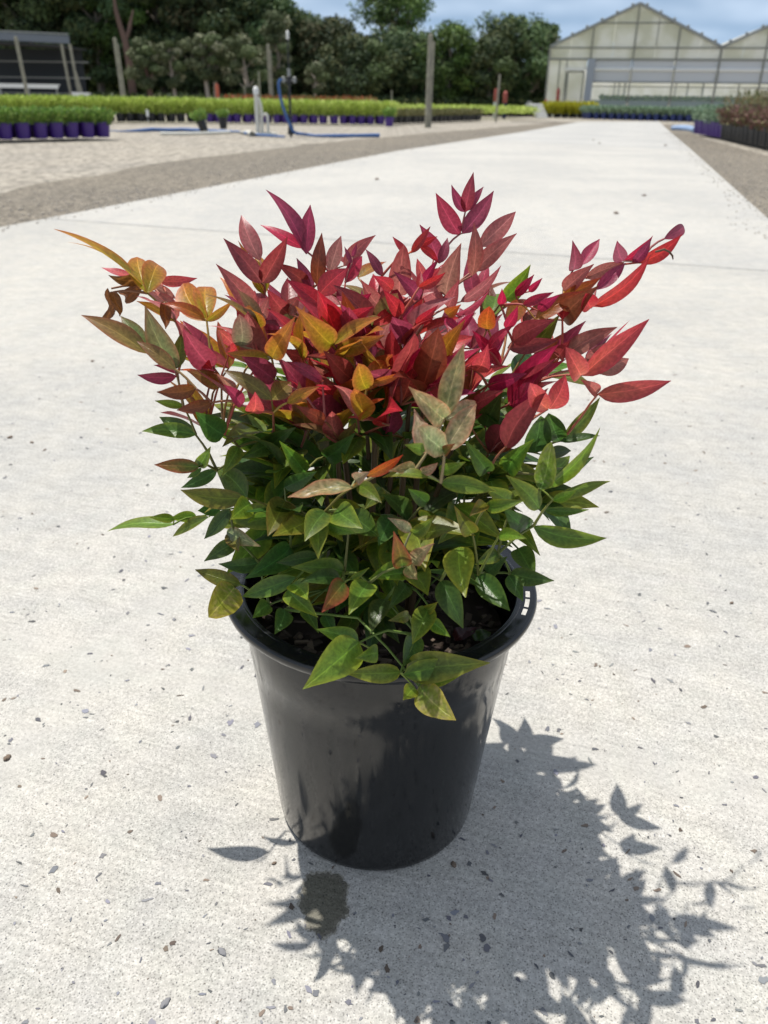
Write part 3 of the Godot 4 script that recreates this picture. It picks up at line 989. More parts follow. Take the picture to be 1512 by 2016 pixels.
func shrub_rows() -> Array:
	return [
		# left arm
		[290, 577, 108, 447, 20, 0, 1, "olive"], [290, 577, 139, 466, 13, 0, 1, "olive"], [290, 577, 270, 505, 56, 1, -1, "olive", 1], [290, 577, 316, 511, 54, 1, -1, "olive", 1],
		[262, 545, 200, 527, 16, -1, 1, "coral"], [275, 560, 216, 541, 28, -1, 1, "brown"], [276, 560, 238, 587, 30, -1, -1, "brown"], [219, 568, 205, 648, 22, -1, 1, "brown"], [223, 575, 234, 620, 26, 0, 1, "brown"],
		[328, 594, 324, 650, 26, 1, 1, "brown"], [314, 553, 386, 547, 26, -3, 1, "coral"], [300, 562, 350, 590, 26, -2, -1, "rose"],
		[407, 632, 364, 562, 66, 1, -1, "olive", 1], [407, 632, 404, 557, 58, 1, -1, "olive", 1], [403, 628, 322, 592, 30, 1, 1, "orange"], [407, 632, 460, 596, 20, 1, 1, "olive"],
		[290, 696, 160, 621, 38, 2, 1, "taupe"], [289, 695, 236, 621, 46, 2, -1, "sage"], [345, 727, 288, 613, 60, 0, 1, "sage"], [345, 727, 356, 655, 34, 0, -1, "olivegreen"], [345, 727, 267, 669, 36, 3, 1, "taupe"],
		[418, 722, 361, 647, 60, 1, 1, "plum"], [417, 726, 360, 684, 38, 2, -1, "red"], [372, 690, 345, 628, 32, -2, 1, "rose"], [350, 735, 303, 719, 15, -2, 1, "plum"], [347, 741, 270, 740, 30, 1, -1, "plum"],
		[436, 760, 368, 730, 40, 0, 1, "taupe"], [385, 765, 309, 772, 34, 3, 1, "rust"], [361, 800, 305, 789, 20, -2, 1, "lime"], [416, 793, 347, 807, 30, 3, 1, "rust"],
		[476, 798, 440, 757, 34, 3, 1, "plum"], [538, 812, 480, 764, 38, 3, -1, "maroon"], [495, 812, 503, 767, 38, 4, 1, "coral"], [540, 748, 471, 700, 52, 2, 1, "plum"], [500, 700, 455, 660, 34, 0, 1, "olive"],
		[473, 681, 471, 625, 46, 3, 1, "pinksage", 1], [450, 700, 480, 660, 30, -3, 1, "red"], [430, 650, 470, 690, 30, -3, -1, "coral"],
		# upper left sprays
		[515, 557, 440, 471, 46, -2, 1, "maroon"], [512, 513, 475, 424, 46, -3, -1, "rose"], [517, 556, 566, 466, 46, -2, 1, "maroon"], [524, 545, 562, 480, 34, -4, -1, "rose"],
		[499, 606, 432, 526, 48, -1, 1, "rose"], [510, 623, 518, 568, 40, -1, -1, "maroon"], [509, 631, 464, 604, 24, 0, 1, "coral"], [514, 625, 526, 590, 26, -2, 1, "rose"],
		[566, 616, 525, 567, 42, -3, 1, "maroon"], [567, 616, 568, 541, 42, -4, -1, "maroon"], [568, 616, 592, 580, 34, -3, 1, "maroon"],
		[600, 493, 531, 369, 44, -4, 1, "plum"], [603, 500, 612, 405, 42, -4, -1, "plum"], [597, 489, 514, 436, 24, -4, 1, "crimson"],
		[624, 561, 635, 459, 34, -2, 1, "rust"], [649, 535, 671, 466, 36, -5, -1, "rose"], [612, 567, 546, 519, 34, -3, 1, "maroon"], [616, 570, 584, 508, 28, -3, -1, "plum"],
		[645, 614, 563, 550, 42, -1, 1, "red"], [627, 581, 683, 530, 48, 0, -1, "red"], [677, 523, 737, 464, 32, -5, 1, "rose"], [680, 556, 718, 500, 34, -4, -1, "crimson"],
		[692, 520, 679, 485, 12, -3, 1, "plum"], [694, 505, 703, 480, 11, -3, 1, "plum"], [752, 543, 720, 490, 22, -2, 1, "plum"], [772, 570, 738, 545, 30, -1, 1, "red"], [680, 593, 665, 560, 24, -3, 1, "plum"],
		[672, 600, 640, 565, 34, -5, -1, "rose"], [745, 600, 715, 555, 36, -6, 1, "rose"], [700, 610, 735, 575, 36, -5, 1, "crimson"],
		# centre, olive and red tops
		[655, 679, 600, 615, 60, 3, 1, "olive"], [657, 678, 752, 626, 28, 3, -1, "olive"], [662, 690, 756, 660, 42, 2, 1, "olive"], [535, 705, 578, 628, 46, 3, 1, "olive"], [533, 705, 445, 695, 34, 3, -1, "olive"],
		[677, 646, 734, 604, 38, 1, 1, "red"], [735, 640, 790, 605, 34, 0, -1, "red"], [700, 650, 760, 690, 34, 0, 1, "red"], [606, 702, 560, 690, 40, 2, 1, "maroon"], [660, 690, 605, 665, 48, 1, -1, "maroon"],
		[690, 745, 650, 700, 50, 2, 1, "maroon"], [635, 752, 564, 712, 30, 3, 1, "plum"], [535, 787, 442, 724, 36, 4, 1, "taupe"], [535, 787, 574, 750, 48, 4, -1, "taupe"], [566, 793, 630, 760, 28, 4, 1, "olive"],
		[722, 765, 704, 712, 48, 4, 1, "olive", 1], [724, 765, 758, 715, 48, 4, -1, "olive", 1], [730, 755, 797, 737, 18, 4, 1, "orange"], [745, 800, 750, 748, 30, -2, 1, "lime"], [640, 830, 585, 800, 30, 3, 1, "rust"],
		[700, 800, 660, 760, 40, -1, 1, "maroon"], [770, 720, 800, 690, 30, 1, 1, "red"], [790, 790, 770, 735, 34, -2, -1, "maroon"],
		# upper middle
		[904, 462, 858, 380, 42, -4, 1, "plum"], [910, 460, 971, 378, 44, -4, -1, "plum"], [916, 417, 932, 341, 32, -4, 1, "plum"], [915, 417, 889, 364, 24, -4, 1, "plum"], [918, 415, 953, 367, 22, -4, -1, "plum"],
		[929, 543, 933, 439, 38, -2, 1, "rose"], [944, 486, 1015, 417, 44, -4, -1, "rose"], [935, 533, 1016, 461, 40, -3, 1, "rose"], [877, 582, 905, 489, 56, -4, 1, "rose"], [874, 598, 833, 560, 44, -4, -1, "rose"],
		[882, 604, 905, 549, 32, -2, 1, "rose"], [907, 594, 988, 526, 30, -2, 1, "rose"], [803, 500, 773, 466, 17, 0, 1, "red"], [811, 497, 847, 446, 22, 0, -1, "red"], [828, 482, 859, 467, 18, 0, 1, "red"], [827, 485, 865, 518, 17, 0, -1, "red"],
		[862, 512, 826, 442, 36, -3, 1, "plum"], [865, 518, 882, 466, 24, -2, -1, "plum"], [788, 582, 795, 500, 52, -6, 1, "rose", 1], [825, 566, 877, 536, 24, 1, 1, "red"], [824, 566, 828, 534, 16, 1, -1, "red"],
		[836, 555, 857, 517, 24, -1, 1, "crimson"], [828, 588, 778, 537, 34, -3, 1, "plum"], [819, 637, 861, 604, 24, 1, 1, "red"], [790, 620, 760, 575, 34, 0, 1, "red"], [780, 640, 815, 600, 30, 0, -1, "crimson"],
		[992, 590, 1039, 529, 44, -3, 1, "light"], [961, 630, 980, 566, 60, -5, -1, "light", 1], [892, 620, 966, 570, 24, 0, 1, "plum"], [880, 619, 907, 600, 28, 1, 1, "orange"], [961, 648, 963, 606, 40, 1, 1, "orange", 1],
		[904, 650, 933, 616, 22, 2, 1, "crimson"], [902, 650, 873, 623, 24, 2, -1, "crimson"], [1015, 582, 1051, 541, 24, -1, 1, "crimson"], [1042, 574, 1068, 547, 18, -1, 1, "crimson"], [985, 600, 988, 570, 20, 0, 1, "crimson"],
		[1000, 640, 1040, 590, 44, 0, -1, "orange"], [995, 645, 1020, 600, 26, 2, 1, "crimson"], [1030, 600, 1090, 575, 24, 1, 1, "crimson"], [870, 700, 905, 640, 44, 1, 1, "olive"], [850, 760, 895, 690, 16, 1, 1, "lime"],
		[935, 730, 960, 680, 40, 1, 1, "coral"], [985, 720, 930, 650, 30, 1, -1, "crimson"], [960, 690, 1010, 640, 26, 2, 1, "crimson"],
		# right arm
		[1166, 603, 1288, 511, 34, 0, 1, "red"], [1173, 570, 1229, 520, 34, 0, -1, "plum"], [1164, 606, 1153, 578, 42, 1, 1, "red", 1], [1258, 517, 1344, 463, 32, 0, 1, "red"], [1308, 470, 1347, 446, 30, 0, -1, "plum", 1],
		[1247, 517, 1282, 469, 26, 0, 1, "plum"], [1229, 513, 1285, 464, 22, 0, 1, "crimson"], [1227, 514, 1213, 471, 32, 0, 1, "plum"], [1128, 532, 1127, 473, 34, -2, 1, "plum"], [1145, 522, 1180, 472, 36, -2, -1, "plum"],
		[1110, 572, 1168, 521, 40, 0, 1, "rose"], [1153, 547, 1231, 517, 30, -1, 1, "rose"], [1110, 578, 1182, 546, 26, 1, 1, "orange"], [1054, 629, 1151, 573, 42, 1, -1, "orange"], [1060, 612, 1100, 583, 26, 1, 1, "crimson"],
		[1108, 630, 1164, 576, 58, -1, 1, "rust"], [1107, 629, 1117, 584, 42, 1, -1, "red", 1], [1010, 672, 1078, 635, 50, 1, 1, "maroon"], [1000, 685, 1099, 668, 38, 0, 1, "maroon"], [1040, 690, 1100, 622, 50, -3, 1, "olivegreen"], [1010, 735, 1050, 690, 50, -3, -1, "dark"],
		[1146, 739, 1284, 635, 60, 2, 1, "coral"], [1144, 739, 1123, 695, 46, 3, 1, "coral", 1], [1105, 703, 1216, 644, 48, 0, -1, "rose"], [1186, 722, 1231, 668, 30, 0, 1, "rose"], [1182, 736, 1241, 704, 44, 1, -1, "rose"],
		[1177, 776, 1323, 754, 42, 2, 1, "coral"], [1176, 775, 1146, 749, 28, 2, 1, "rose"], [1103, 701, 1147, 637, 36, -1, 1, "plum"], [1100, 703, 1123, 670, 34, 0, 1, "maroon"], [1110, 697, 1157, 674, 14, 0, 1, "plum"],
		[996, 880, 1066, 775, 60, 3, 1, "maroon"], [1079, 805, 1044, 755, 44, 4, 1, "coral", 1], [1081, 805, 1114, 737, 52, 4, -1, "coral"], [1030, 760, 1090, 710, 44, 0, 1, "maroon"], [960, 760, 1030, 735, 38, 0, 1, "crimson"], [930, 800, 990, 770, 34, 1, 1, "maroon"],
		[1107, 867, 1185, 786, 34, 0, 1, "green"], [1105, 869, 1181, 854, 26, 1, -1, "dark"], [1101, 869, 1079, 806, 44, 0, 1, "dark", 1], [1053, 891, 1064, 813, 54, -1, 1, "dark", 1], [1000, 800, 1050, 745, 44, -3, 1, "dark"], [955, 840, 985, 780, 48, -2, 1, "dark"],
		# scorched rosette in front
		[879, 818, 914, 677, 54, 8, 1, "scorch"], [876, 824, 802, 759, 54, 8, 1, "scorch"], [879, 826, 946, 786, 46, 8, -1, "scorch"], [876, 886, 818, 838, 56, 10, 1, "pale", 1], [878, 886, 944, 792, 56, 10, -1, "scorch"],
		[848, 880, 814, 800, 54, 7, 1, "scorch"], [874, 892, 899, 872, 24, 10, 1, "greenred"], [836, 888, 804, 880, 28, 10, 1, "lime"], [868, 950, 977, 967, 42, 8, 1, "light"], [866, 928, 916, 910, 30, 7, 1, "lime"], [842, 939, 753, 939, 26, 8, 1, "lime"],
		[817, 926, 770, 925, 30, 7, 1, "scorch"], [830, 930, 860, 912, 24, 8, 1, "scorch"], [693, 958, 567, 982, 42, 8, 1, "scorch"], [700, 945, 727, 930, 30, 8, 1, "pale"], [722, 936, 795, 898, 22, 8, 1, "orange"], [705, 955, 745, 985, 34, 6, 1, "olivegreen"],
		# left green tiers
		[385, 856, 278, 846, 36, 0, 1, "green"], [386, 856, 314, 821, 38, -2, -1, "dark"], [441, 856, 385, 811, 58, 1, 1, "dark"], [392, 919, 303, 914, 34, 1, 1, "greenred"], [391, 919, 416, 877, 26, 0, 1, "green"], [396, 922, 368, 942, 14, 1, 1, "green"],
		[482, 981, 350, 966, 50, 2, 1, "olivegreen"], [486, 981, 425, 921, 58, 1, -1, "olivegreen"], [427, 926, 357, 960, 28, -1, 1, "dark"], [341, 1033, 207, 1032, 24, -8, 1, "lime"], [343, 1022, 296, 1018, 22, -8, 1, "lime"], [387, 1018, 333, 1022, 26, -10, 1, "light"],
		[433, 1003, 387, 1006, 30, -9, 1, "dark"], [411, 1018, 343, 1058, 22, -9, 1, "green"], [452, 1003, 402, 1061, 32, 1, 1, "dark"], [493, 992, 455, 1022, 46, 2, 1, "light"], [562, 986, 531, 1048, 58, 2, 1, "olivegreen"],
		[467, 1066, 404, 1104, 34, 0, 1, "dark"], [448, 1044, 507, 1072, 36, 0, 1, "pale"], [452, 1048, 470, 1086, 32, 0, 1, "olivegreen"], [509, 1107, 433, 1111, 36, -2, 1, "dark"], [474, 1151, 381, 1121, 38, -3, 1, "olivegreen"], [461, 1157, 413, 1213, 60, -3, 1, "yellow", 1],
		[585, 1137, 470, 1177, 44, 1, 1, "green"], [572, 1077, 494, 1132, 56, -2, 1, "dark"], [630, 1096, 544, 1108, 36, 0, 1, "dark"], [678, 1128, 585, 1117, 48, 1, 1, "green"], [670, 1140, 589, 1147, 40, 2, 1, "dark"], [574, 1150, 607, 1185, 44, 2, 1, "light"], [567, 1161, 624, 1213, 46, 1, 1, "green"],
		[678, 1147, 641, 1199, 46, 4, 1, "greenred"], [726, 1148, 689, 1203, 52, 4, 1, "green"], [690, 1140, 726, 1120, 14, 4, 1, "light"], [641, 1007, 604, 1055, 50, 4, 1, "green"], [626, 1040, 626, 1089, 44, 4, 1, "green"], [663, 1003, 713, 1039, 58, 4, 1, "green"], [648, 1033, 696, 1050, 34, 4, 1, "lime"],
		[536, 868, 480, 900, 40, -1, 1, "dark"], [520, 900, 570, 850, 44, -2, 1, "dark"], [600, 930, 560, 880, 40, 1, 1, "green"], [560, 960, 620, 930, 36, 2, 1, "dark"], [640, 900, 690, 860, 44, -1, 1, "dark"], [470, 880, 440, 930, 34, 0, 1, "green"], [690, 1010, 750, 1060, 52, 3, 1, "dark"],
		# right green tiers
		[1064, 962, 1086, 870, 46, 4, 1, "yellow", 1], [1072, 962, 1192, 856, 30, 3, 1, "lime"], [1098, 944, 1168, 899, 30, 1, 1, "dark"], [1075, 900, 1131, 884, 30, -1, -1, "dark"], [1090, 981, 1200, 945, 36, 3, 1, "light"], [1061, 1002, 1005, 943, 40, 4, 1, "light"], [1072, 1003, 1159, 1002, 22, 2, 1, "green"],
		[1090, 985, 1135, 965, 24, 4, 1, "lime"], [957, 999, 1026, 986, 34, 5, 1, "light"], [955, 990, 924, 1016, 30, 5, 1, "olivegreen"], [1050, 1036, 1194, 1059, 42, 2, 1, "green"], [983, 1055, 1038, 1061, 32, 4, 1, "lime"], [905, 1077, 914, 1158, 58, 5, 1, "light"], [1005, 1129, 1090, 1143, 40, 0, 1, "dark"],
		[1001, 1133, 1029, 1182, 30, 1, 1, "dark"], [942, 1132, 1005, 1204, 48, 2, 1, "dark"], [868, 1143, 909, 1236, 48, 3, 1, "dark"], [1020, 1080, 1050, 1130, 44, -2, 1, "dark"], [980, 1090, 940, 1110, 36, 1, 1, "green"], [960, 1130, 1000, 1095, 34, -1, 1, "dark"],
		[1000, 930, 1040, 880, 50, 1, 1, "green"], [960, 930, 920, 880, 40, 2, 1, "dark"], [1010, 990, 960, 960, 38, 2, 1, "green"], [1040, 1040, 1000, 1010, 46, 1, 1, "dark"], [930, 1050, 900, 1010, 36, 4, 1, "olivegreen"], [810, 1045, 764, 1020, 24, 6, 1, "pale"], [812, 1050, 852, 1020, 32, 6, 1, "light"], [820, 1055, 895, 1040, 34, 6, 1, "olivegreen"],
		[792, 1115, 778, 1060, 40, 5, 1, "greenred"], [815, 1110, 850, 1075, 34, 5, 1, "pale"], [800, 1115, 820, 1140, 30, 5, 1, "scorch"], [770, 1020, 745, 1075, 48, 3, 1, "dark"], [840, 990, 800, 960, 34, 3, 1, "dark"], [750, 960, 720, 1000, 38, 3, 1, "green"],
		# front spray hanging over the rim
		[707, 1265, 613, 1344, 72, 3, 1, "light"], [705, 1264, 629, 1241, 42, 2, 1, "green"], [744, 1286, 708, 1296, 40, 3, 1, "light"], [788, 1324, 680, 1326, 46, 3, 1, "light"], [800, 1318, 952, 1305, 72, 2, 1, "green"], [795, 1328, 927, 1310, 48, 3, 1, "light"],
		[825, 1351, 899, 1419, 56, 3, 1, "yellow"], [816, 1354, 797, 1374, 32, 3, 1, "lime"], [826, 1348, 914, 1325, 36, 3, 1, "green"], [845, 1195, 812, 1268, 46, 3, 1, "green"], [805, 1211, 764, 1222, 26, 3, 1, "olivegreen"], [848, 1223, 882, 1252, 28, 3, 1, "green"], [838, 1200, 862, 1185, 22, 3, 1, "light"],
		[760, 1180, 730, 1240, 40, -1, 1, "dark"], [560, 1200, 540, 1250, 34, -2, 1, "dark"], [530, 1190, 500, 1215, 34, -3, 1, "dark"], [800, 1150, 770, 1190, 36, 1, 1, "dark"], [640, 1210, 660, 1250, 28, -1, 1, "dark"], [600, 1200, 625, 1240, 30, -1, 1, "dark"], [820, 1250, 795, 1310, 40, 1, 1, "dark"],
	]

func build_shrub() -> void:
	var bush := thing("leafy_shrub", "bushy shrub with red young leaves over green ones, growing in the black pot", "shrub", POT_AT + Vector3(0, 0.236, 0))
	for row in shrub_rows():
		lf(bush, row)
	var authored := leaf_roots.size()
	# leaves deeper inside the bush, in threes on their own stalks
	var inner := MB.new()
	for k in 282:
		var dir := Vector3(rng.randfn(), 0, rng.randfn()).normalized()
		var h := rng.randf_range(0.05, 0.29)
		var r := 0.15 * sqrt(rng.randf()) * (0.70 + 1.2 * h)
		if k >= 105 and k < 150:                     # the far side of the bush
			dir = Vector3(rng.randf_range(-0.9, 0.9), 0, -1).normalized()
			r = rng.randf_range(0.08, 0.20)
			h = rng.randf_range(0.05, 0.27) * (0.72 + r)
		elif k >= 150 and k < 212:                   # the skirt of older green leaves
			h = rng.randf_range(0.055, 0.215)
			r = rng.randf_range(0.05, 0.165) * (0.8 + 0.9 * h)
		elif k >= 238:                               # young growth filling the top
			h = rng.randf_range(0.215, 0.315)
			r = rng.randf_range(0.02, 0.20)
		if dir.z > 0.0 and h > 0.2: r *= 1.0 - 0.45 * dir.z
		if h < 0.13: r = minf(r, 0.045 + 0.5 * h) * (1.0 if dir.z < 0.3 else 0.8)
		var node := bush.position + dir * r + Vector3.UP * h
		var young := h + rng.randf_range(-0.03, 0.03) > 0.225
		for j in 3:
			var out := (dir * rng.randf_range(0.4, 1.2) + Vector3.UP * (rng.randf_range(0.3, 1.4) if young else rng.randf_range(-0.2, 0.6))).normalized().rotated(Vector3.UP, (j - 1) * 0.9)
			var len := rng.randf_range(0.042, 0.066)
			var pal: String = (["maroon", "red", "rose", "coral", "crimson", "rust", "plum", "coral"] if node.x > 0.0 else ["olive", "orange", "taupe", "rose", "maroon", "olive", "plum", "red"])[rng.randi() % 8] if young else ["dark", "green", "green", "olivegreen", "light", "dark"][rng.randi() % 6]
			if k >= 238: len *= 0.78
			var up := (Vector3.UP + Vector3(rng.randfn(), 0, rng.randfn()) * 0.4).normalized()
			if j == 0 or k % 2 == 0:
				leaflet(bush, node, node + out * len, len * 0.40, up, pal, 0.0, 0.0, inner)
			else:
				leaflet(bush, node, node + out * len, len * 0.40, up, pal, 0.0, 0.0, inner)
	var stuff := part(bush, "inner_leaves", inner.mesh(), M.leaf)
	stuff.set_meta("kind", "stuff")
	# stalks: leaf roots close to one another share one, which runs down to a cane in the middle of the pot
	var nodes: Array[Vector3] = []
	var tints: Array[Color] = []
	var outer: Array[bool] = []
	for i in leaf_roots.size():
		var p := leaf_roots[i]
		var found := -1
		for k in nodes.size():
			if nodes[k].distance_to(p) < (0.016 if i < authored else 0.004):
				found = k
				break
		if found < 0:
			nodes.append(p)
			tints.append(leaf_tints[i])
			outer.append(i < authored)
		elif nodes[found].distance_to(p) > 0.002:
			var b := MB.new()
			b.col = leaf_tints[i].lerp(Color(0.2, 0.16, 0.05), 0.5)
			b.tube([nodes[found], nodes[found].lerp(p, 0.5) + Vector3.UP * 0.0005, p], [0.0008, 0.0007, 0.0006], 5, false)
			part(bush, "petiole", b.mesh(), M.stem)
	var canes := 9
	var tops: Array[Vector3] = []
	var feet: Array[Vector3] = []
	for c in canes:
		var a := TAU * c / canes + rng.randf_range(-0.3, 0.3)
		feet.append(Vector3(sin(a), 0, cos(a)) * rng.randf_range(0.008, 0.034))
		tops.append(Vector3(sin(a), 0, cos(a)) * rng.randf_range(0.03, 0.075) + Vector3.UP * rng.randf_range(0.16, 0.25))
		var b := MB.new()
		b.col = Color(0.10, 0.065, 0.035)
		var mid := feet[c].lerp(tops[c], 0.5) + Vector3(rng.randfn(), 0, rng.randfn()) * 0.004
		b.tube([feet[c] - Vector3.UP * 0.01, feet[c].lerp(mid, 0.5), mid, mid.lerp(tops[c], 0.5), tops[c]], [0.0034, 0.0032, 0.0028, 0.0024, 0.0017], 8, false)
		part(bush, "cane", b.mesh(), M.stem)
	var order := range(nodes.size())
	order.sort_custom(func(p, q): return nodes[p].length() < nodes[q].length())
	var thin := MB.new()
	for oi in order.size():
		var k: int = order[oi]
		var p := nodes[k]
		var best := 0
		for q in canes:
			if Vector2(tops[q].x - p.x, tops[q].z - p.z).length() < Vector2(tops[best].x - p.x, tops[best].z - p.z).length(): best = q
		var t := clampf((p.y - 0.05) / 0.24, 0.04, 0.96)
		var root := feet[best].lerp(tops[best], t)
		var reach := p.distance_to(root) * 0.92
		for oj in oi:                                # rather spring from a stalk that lies on the way
			var q: Vector3 = nodes[order[oj]]
			if q.y < p.y + 0.01 and q.distance_to(p) > 0.012 and q.distance_to(p) < reach and (p - q).normalized().dot(p.normalized()) > 0.45:
				reach = q.distance_to(p)
				root = q
		var span := p.distance_to(root)
		var sag := root.lerp(p, 0.45) + Vector3.UP * span * 0.07 + Vector3(rng.randfn(), rng.randfn(), rng.randfn()) * span * 0.03
		var b := MB.new() if outer[k] else thin
		var red := clampf((p.y - 0.13) / 0.14, 0, 1)
		b.col = Color(0.11, 0.14, 0.035).lerp(Color(0.20, 0.085, 0.05), red).lerp(tints[k], 0.3)
		b.tube([root, root.lerp(sag, 0.55), sag, sag.lerp(p, 0.5) + Vector3.UP * span * 0.02, p], [0.0013, 0.0011, 0.0010, 0.0009, 0.0008], 6, false)
		if outer[k]: part(bush, "stalk", b.mesh(), M.stem)
	part(bush, "inner_stalks", thin.mesh(), M.stem).set_meta("kind", "stuff")
	# the dry hooked twig at the tip of the right arm, and red leaves fallen on the potting mix
	var tw := MB.new()
	tw.col = Color(0.12, 0.07, 0.04)
	var pts := []
	for q in [[1290, 496], [1308, 491], [1318, 496], [1324, 504], [1325, 511]]:
		pts.append(at(q[0], q[1], 0.672) - bush.position)
	tw.tube(pts, [0.0008, 0.0010, 0.0009, 0.0008, 0.0004], 6)
	part(bush, "twig", tw.mesh(), M.stem)
	for f in [[895, 1262, 940, 1230, 34, "deadred"], [500, 1170, 560, 1165, 22, "deadred"], [820, 1160, 828, 1130, 30, "rust"], [935, 1262, 968, 1240, 26, "dark"]]:
		var p0 := ground_at(f[0], f[1], 0.246)
		var p1 := ground_at(f[2], f[3], 0.248)
		var b := MB.new()
		leaf_mesh(b, Vector3.ZERO, p1 - p0, 0.020, Vector3.UP, 0.25, 0.05, f[5], 0.1)
		var o := single("fallen_leaf", b.mesh(), M.leaf)
		o.position = p0
		tag(o, {895: "dark red fallen leaf on the potting mix at the right front", 500: "red fallen leaf on the potting mix inside the left of the rim", 820: "rusty leaf lying on the potting mix among the stems", 935: "dull green fallen leaf beside the dark red one in the pot"}[f[0]], "fallen leaf", "leaves fallen into the pot")

# ---------------------------------------------------------------- nursery stock
func tuft(b: MB, r: float, h: float, n: int, leaf: float, cols: Array, spread := 0.7, thin := 0.35) -> void:   # many small leaves through a dome-shaped volume
	for i in n:
		var a := rng.randf() * TAU
		var q := sqrt(rng.randf())
		var y := rng.randf()
		var rad := r * q * (0.55 + spread * y)
		var p := Vector3(sin(a) * rad, h * y * (1.0 - 0.25 * q * q), cos(a) * rad)
		var dir := (Vector3(sin(a), 0, cos(a)) * rng.randf_range(0.2, 1.1) + Vector3.UP * rng.randf_range(0.0, 1.0)).normalized()
		var c: Color = cols[rng.randi() % cols.size()]
		b.col = c * rng.randf_range(0.75, 1.25)
		var s := dir.cross(Vector3(rng.randfn(), rng.randfn(), rng.randfn()).normalized()).normalized()
		var l := leaf * rng.randf_range(0.6, 1.4)
		var nn := s.cross(dir).normalized()
		var k := b.v.size()
		b.vert(p, nn); b.vert(p + dir * l * 0.5 + s * l * thin, nn); b.vert(p + dir * l, nn); b.vert(p + dir * l * 0.5 - s * l * thin, nn)
		b.face(k, k + 1, k + 2); b.face(k, k + 2, k + 3)

func nursery_pot(h: float, r: float) -> ArrayMesh:
	var b := MB.new()
	b.lathe([Vector2(0.0, 0.0), Vector2(r * 0.74, 0.0), Vector2(r * 0.93, h * 0.90), Vector2(r, h * 0.90), Vector2(r, h), Vector2(r * 0.92, h), Vector2(r * 0.88, h * 0.86), Vector2(0.0, h * 0.86)], 18, 0.8)
	return b.mesh()

func potted(called: String, label: String, pot_mat: Material, h: float, r: float, fr: float, fh: float, n: int, leaf: float, cols: Array, group: String, thin := 0.35) -> Node3D:
	var o := thing(called, label, "potted plant", Vector3.ZERO, 0, group)
	o.set_meta("_base", called)
	part(o, "pot", nursery_pot(h, r), pot_mat)
	var b := MB.new()
	tuft(b, fr, fh, n, leaf, cols, 0.7, thin)
	var f := part(o, "foliage", b.mesh(), M.bush)
	f.position.y = h * 0.82
	return o

var LIME := [Color(0.42, 0.53, 0.11), Color(0.50, 0.60, 0.14), Color(0.30, 0.40, 0.07), Color(0.55, 0.63, 0.19)]
var LEAFY := [Color(0.17, 0.30, 0.06), Color(0.24, 0.38, 0.08), Color(0.13, 0.22, 0.06), Color(0.30, 0.40, 0.11)]
var GREYGREEN := [Color(0.26, 0.36, 0.25), Color(0.34, 0.44, 0.31), Color(0.19, 0.28, 0.18)]
var BROWNISH := [Color(0.16, 0.15, 0.06), Color(0.20, 0.18, 0.08), Color(0.12, 0.13, 0.05)]
var BURGUNDY := [Color(0.19, 0.09, 0.085), Color(0.24, 0.14, 0.12), Color(0.15, 0.12, 0.06), Color(0.17, 0.17, 0.08), Color(0.20, 0.17, 0.11)]

func ordinal(k: int) -> String:
	return ["first", "second", "third", "fourth", "fifth", "sixth", "seventh", "eighth", "ninth", "tenth", "eleventh", "twelfth", "thirteenth", "fourteenth", "fifteenth", "sixteenth", "seventeenth", "eighteenth", "nineteenth", "twentieth", "twenty-first", "twenty-second", "twenty-third", "twenty-fourth", "twenty-fifth"][k]

func counted(text: String, n: int) -> Array:   # labels that count a row off from its end
	var out := []
	for k in n: out.append(text % ordinal(k))
	return out

func place_row(protos: Array, from: Vector3, to: Vector3, step: float, labels: Array, group: String, wobble := 0.04) -> void:   # protos that are still unplaced go first
	var n := maxi(1, int((to - from).length() / step)) + 1
	for k in n:
		var p := from.lerp(to, float(k) / maxf(1.0, n - 1)) + Vector3(rng.randf_range(-1, 1), 0, rng.randf_range(-1, 1)) * wobble
		var label: String = labels[k] if k < labels.size() else labels[-1]
		var src: Node3D = protos[rng.randi() % protos.size()]
		for q in protos:
			if not q.has_meta("_placed"):
				src = q
				break
		if src.has_meta("_placed"):
			copy(src, p, rng.randf() * TAU, label, group)
		else:
			src.set_meta("_placed", true)
			src.position = p
			src.rotation.y = rng.randf() * TAU
			src.set_meta("label", label)
			src.set_meta("group", group)

func mass(called: String, label: String, cat: String, corner: Vector3, ax: Vector3, ay: Vector3, n: int, h: float, base: float, leaf: float, cols: Array, thin := 0.35) -> void:   # a bed of foliage that reads as one
	var b := MB.new()
	for i in n:
		var p := corner + ax * rng.randf() + ay * rng.randf()
		var y := base + h * sqrt(rng.randf()) * (0.85 + 0.25 * fnl.get_noise_2d(p.x * 30.0, p.z * 30.0))
		var dir := Vector3(rng.randf_range(-1, 1), rng.randf_range(0.1, 1.0), rng.randf_range(-1, 1)).normalized()
		var c: Color = cols[rng.randi() % cols.size()]
		b.col = c * rng.randf_range(0.75, 1.25)
		var s := dir.cross(Vector3(rng.randfn(), rng.randfn(), rng.randfn()).normalized()).normalized()
		var l := leaf * rng.randf_range(0.6, 1.4)
		var nn := s.cross(dir).normalized()
		var q := p + Vector3.UP * y
		var k := b.v.size()
		b.vert(q, nn); b.vert(q + dir * l * 0.5 + s * l * thin, nn); b.vert(q + dir * l, nn); b.vert(q + dir * l * 0.5 - s * l * thin, nn)
		b.face(k, k + 1, k + 2); b.face(k, k + 2, k + 3)
	tag(single(called, b.mesh(), M.bush), label, cat, "", "stuff")

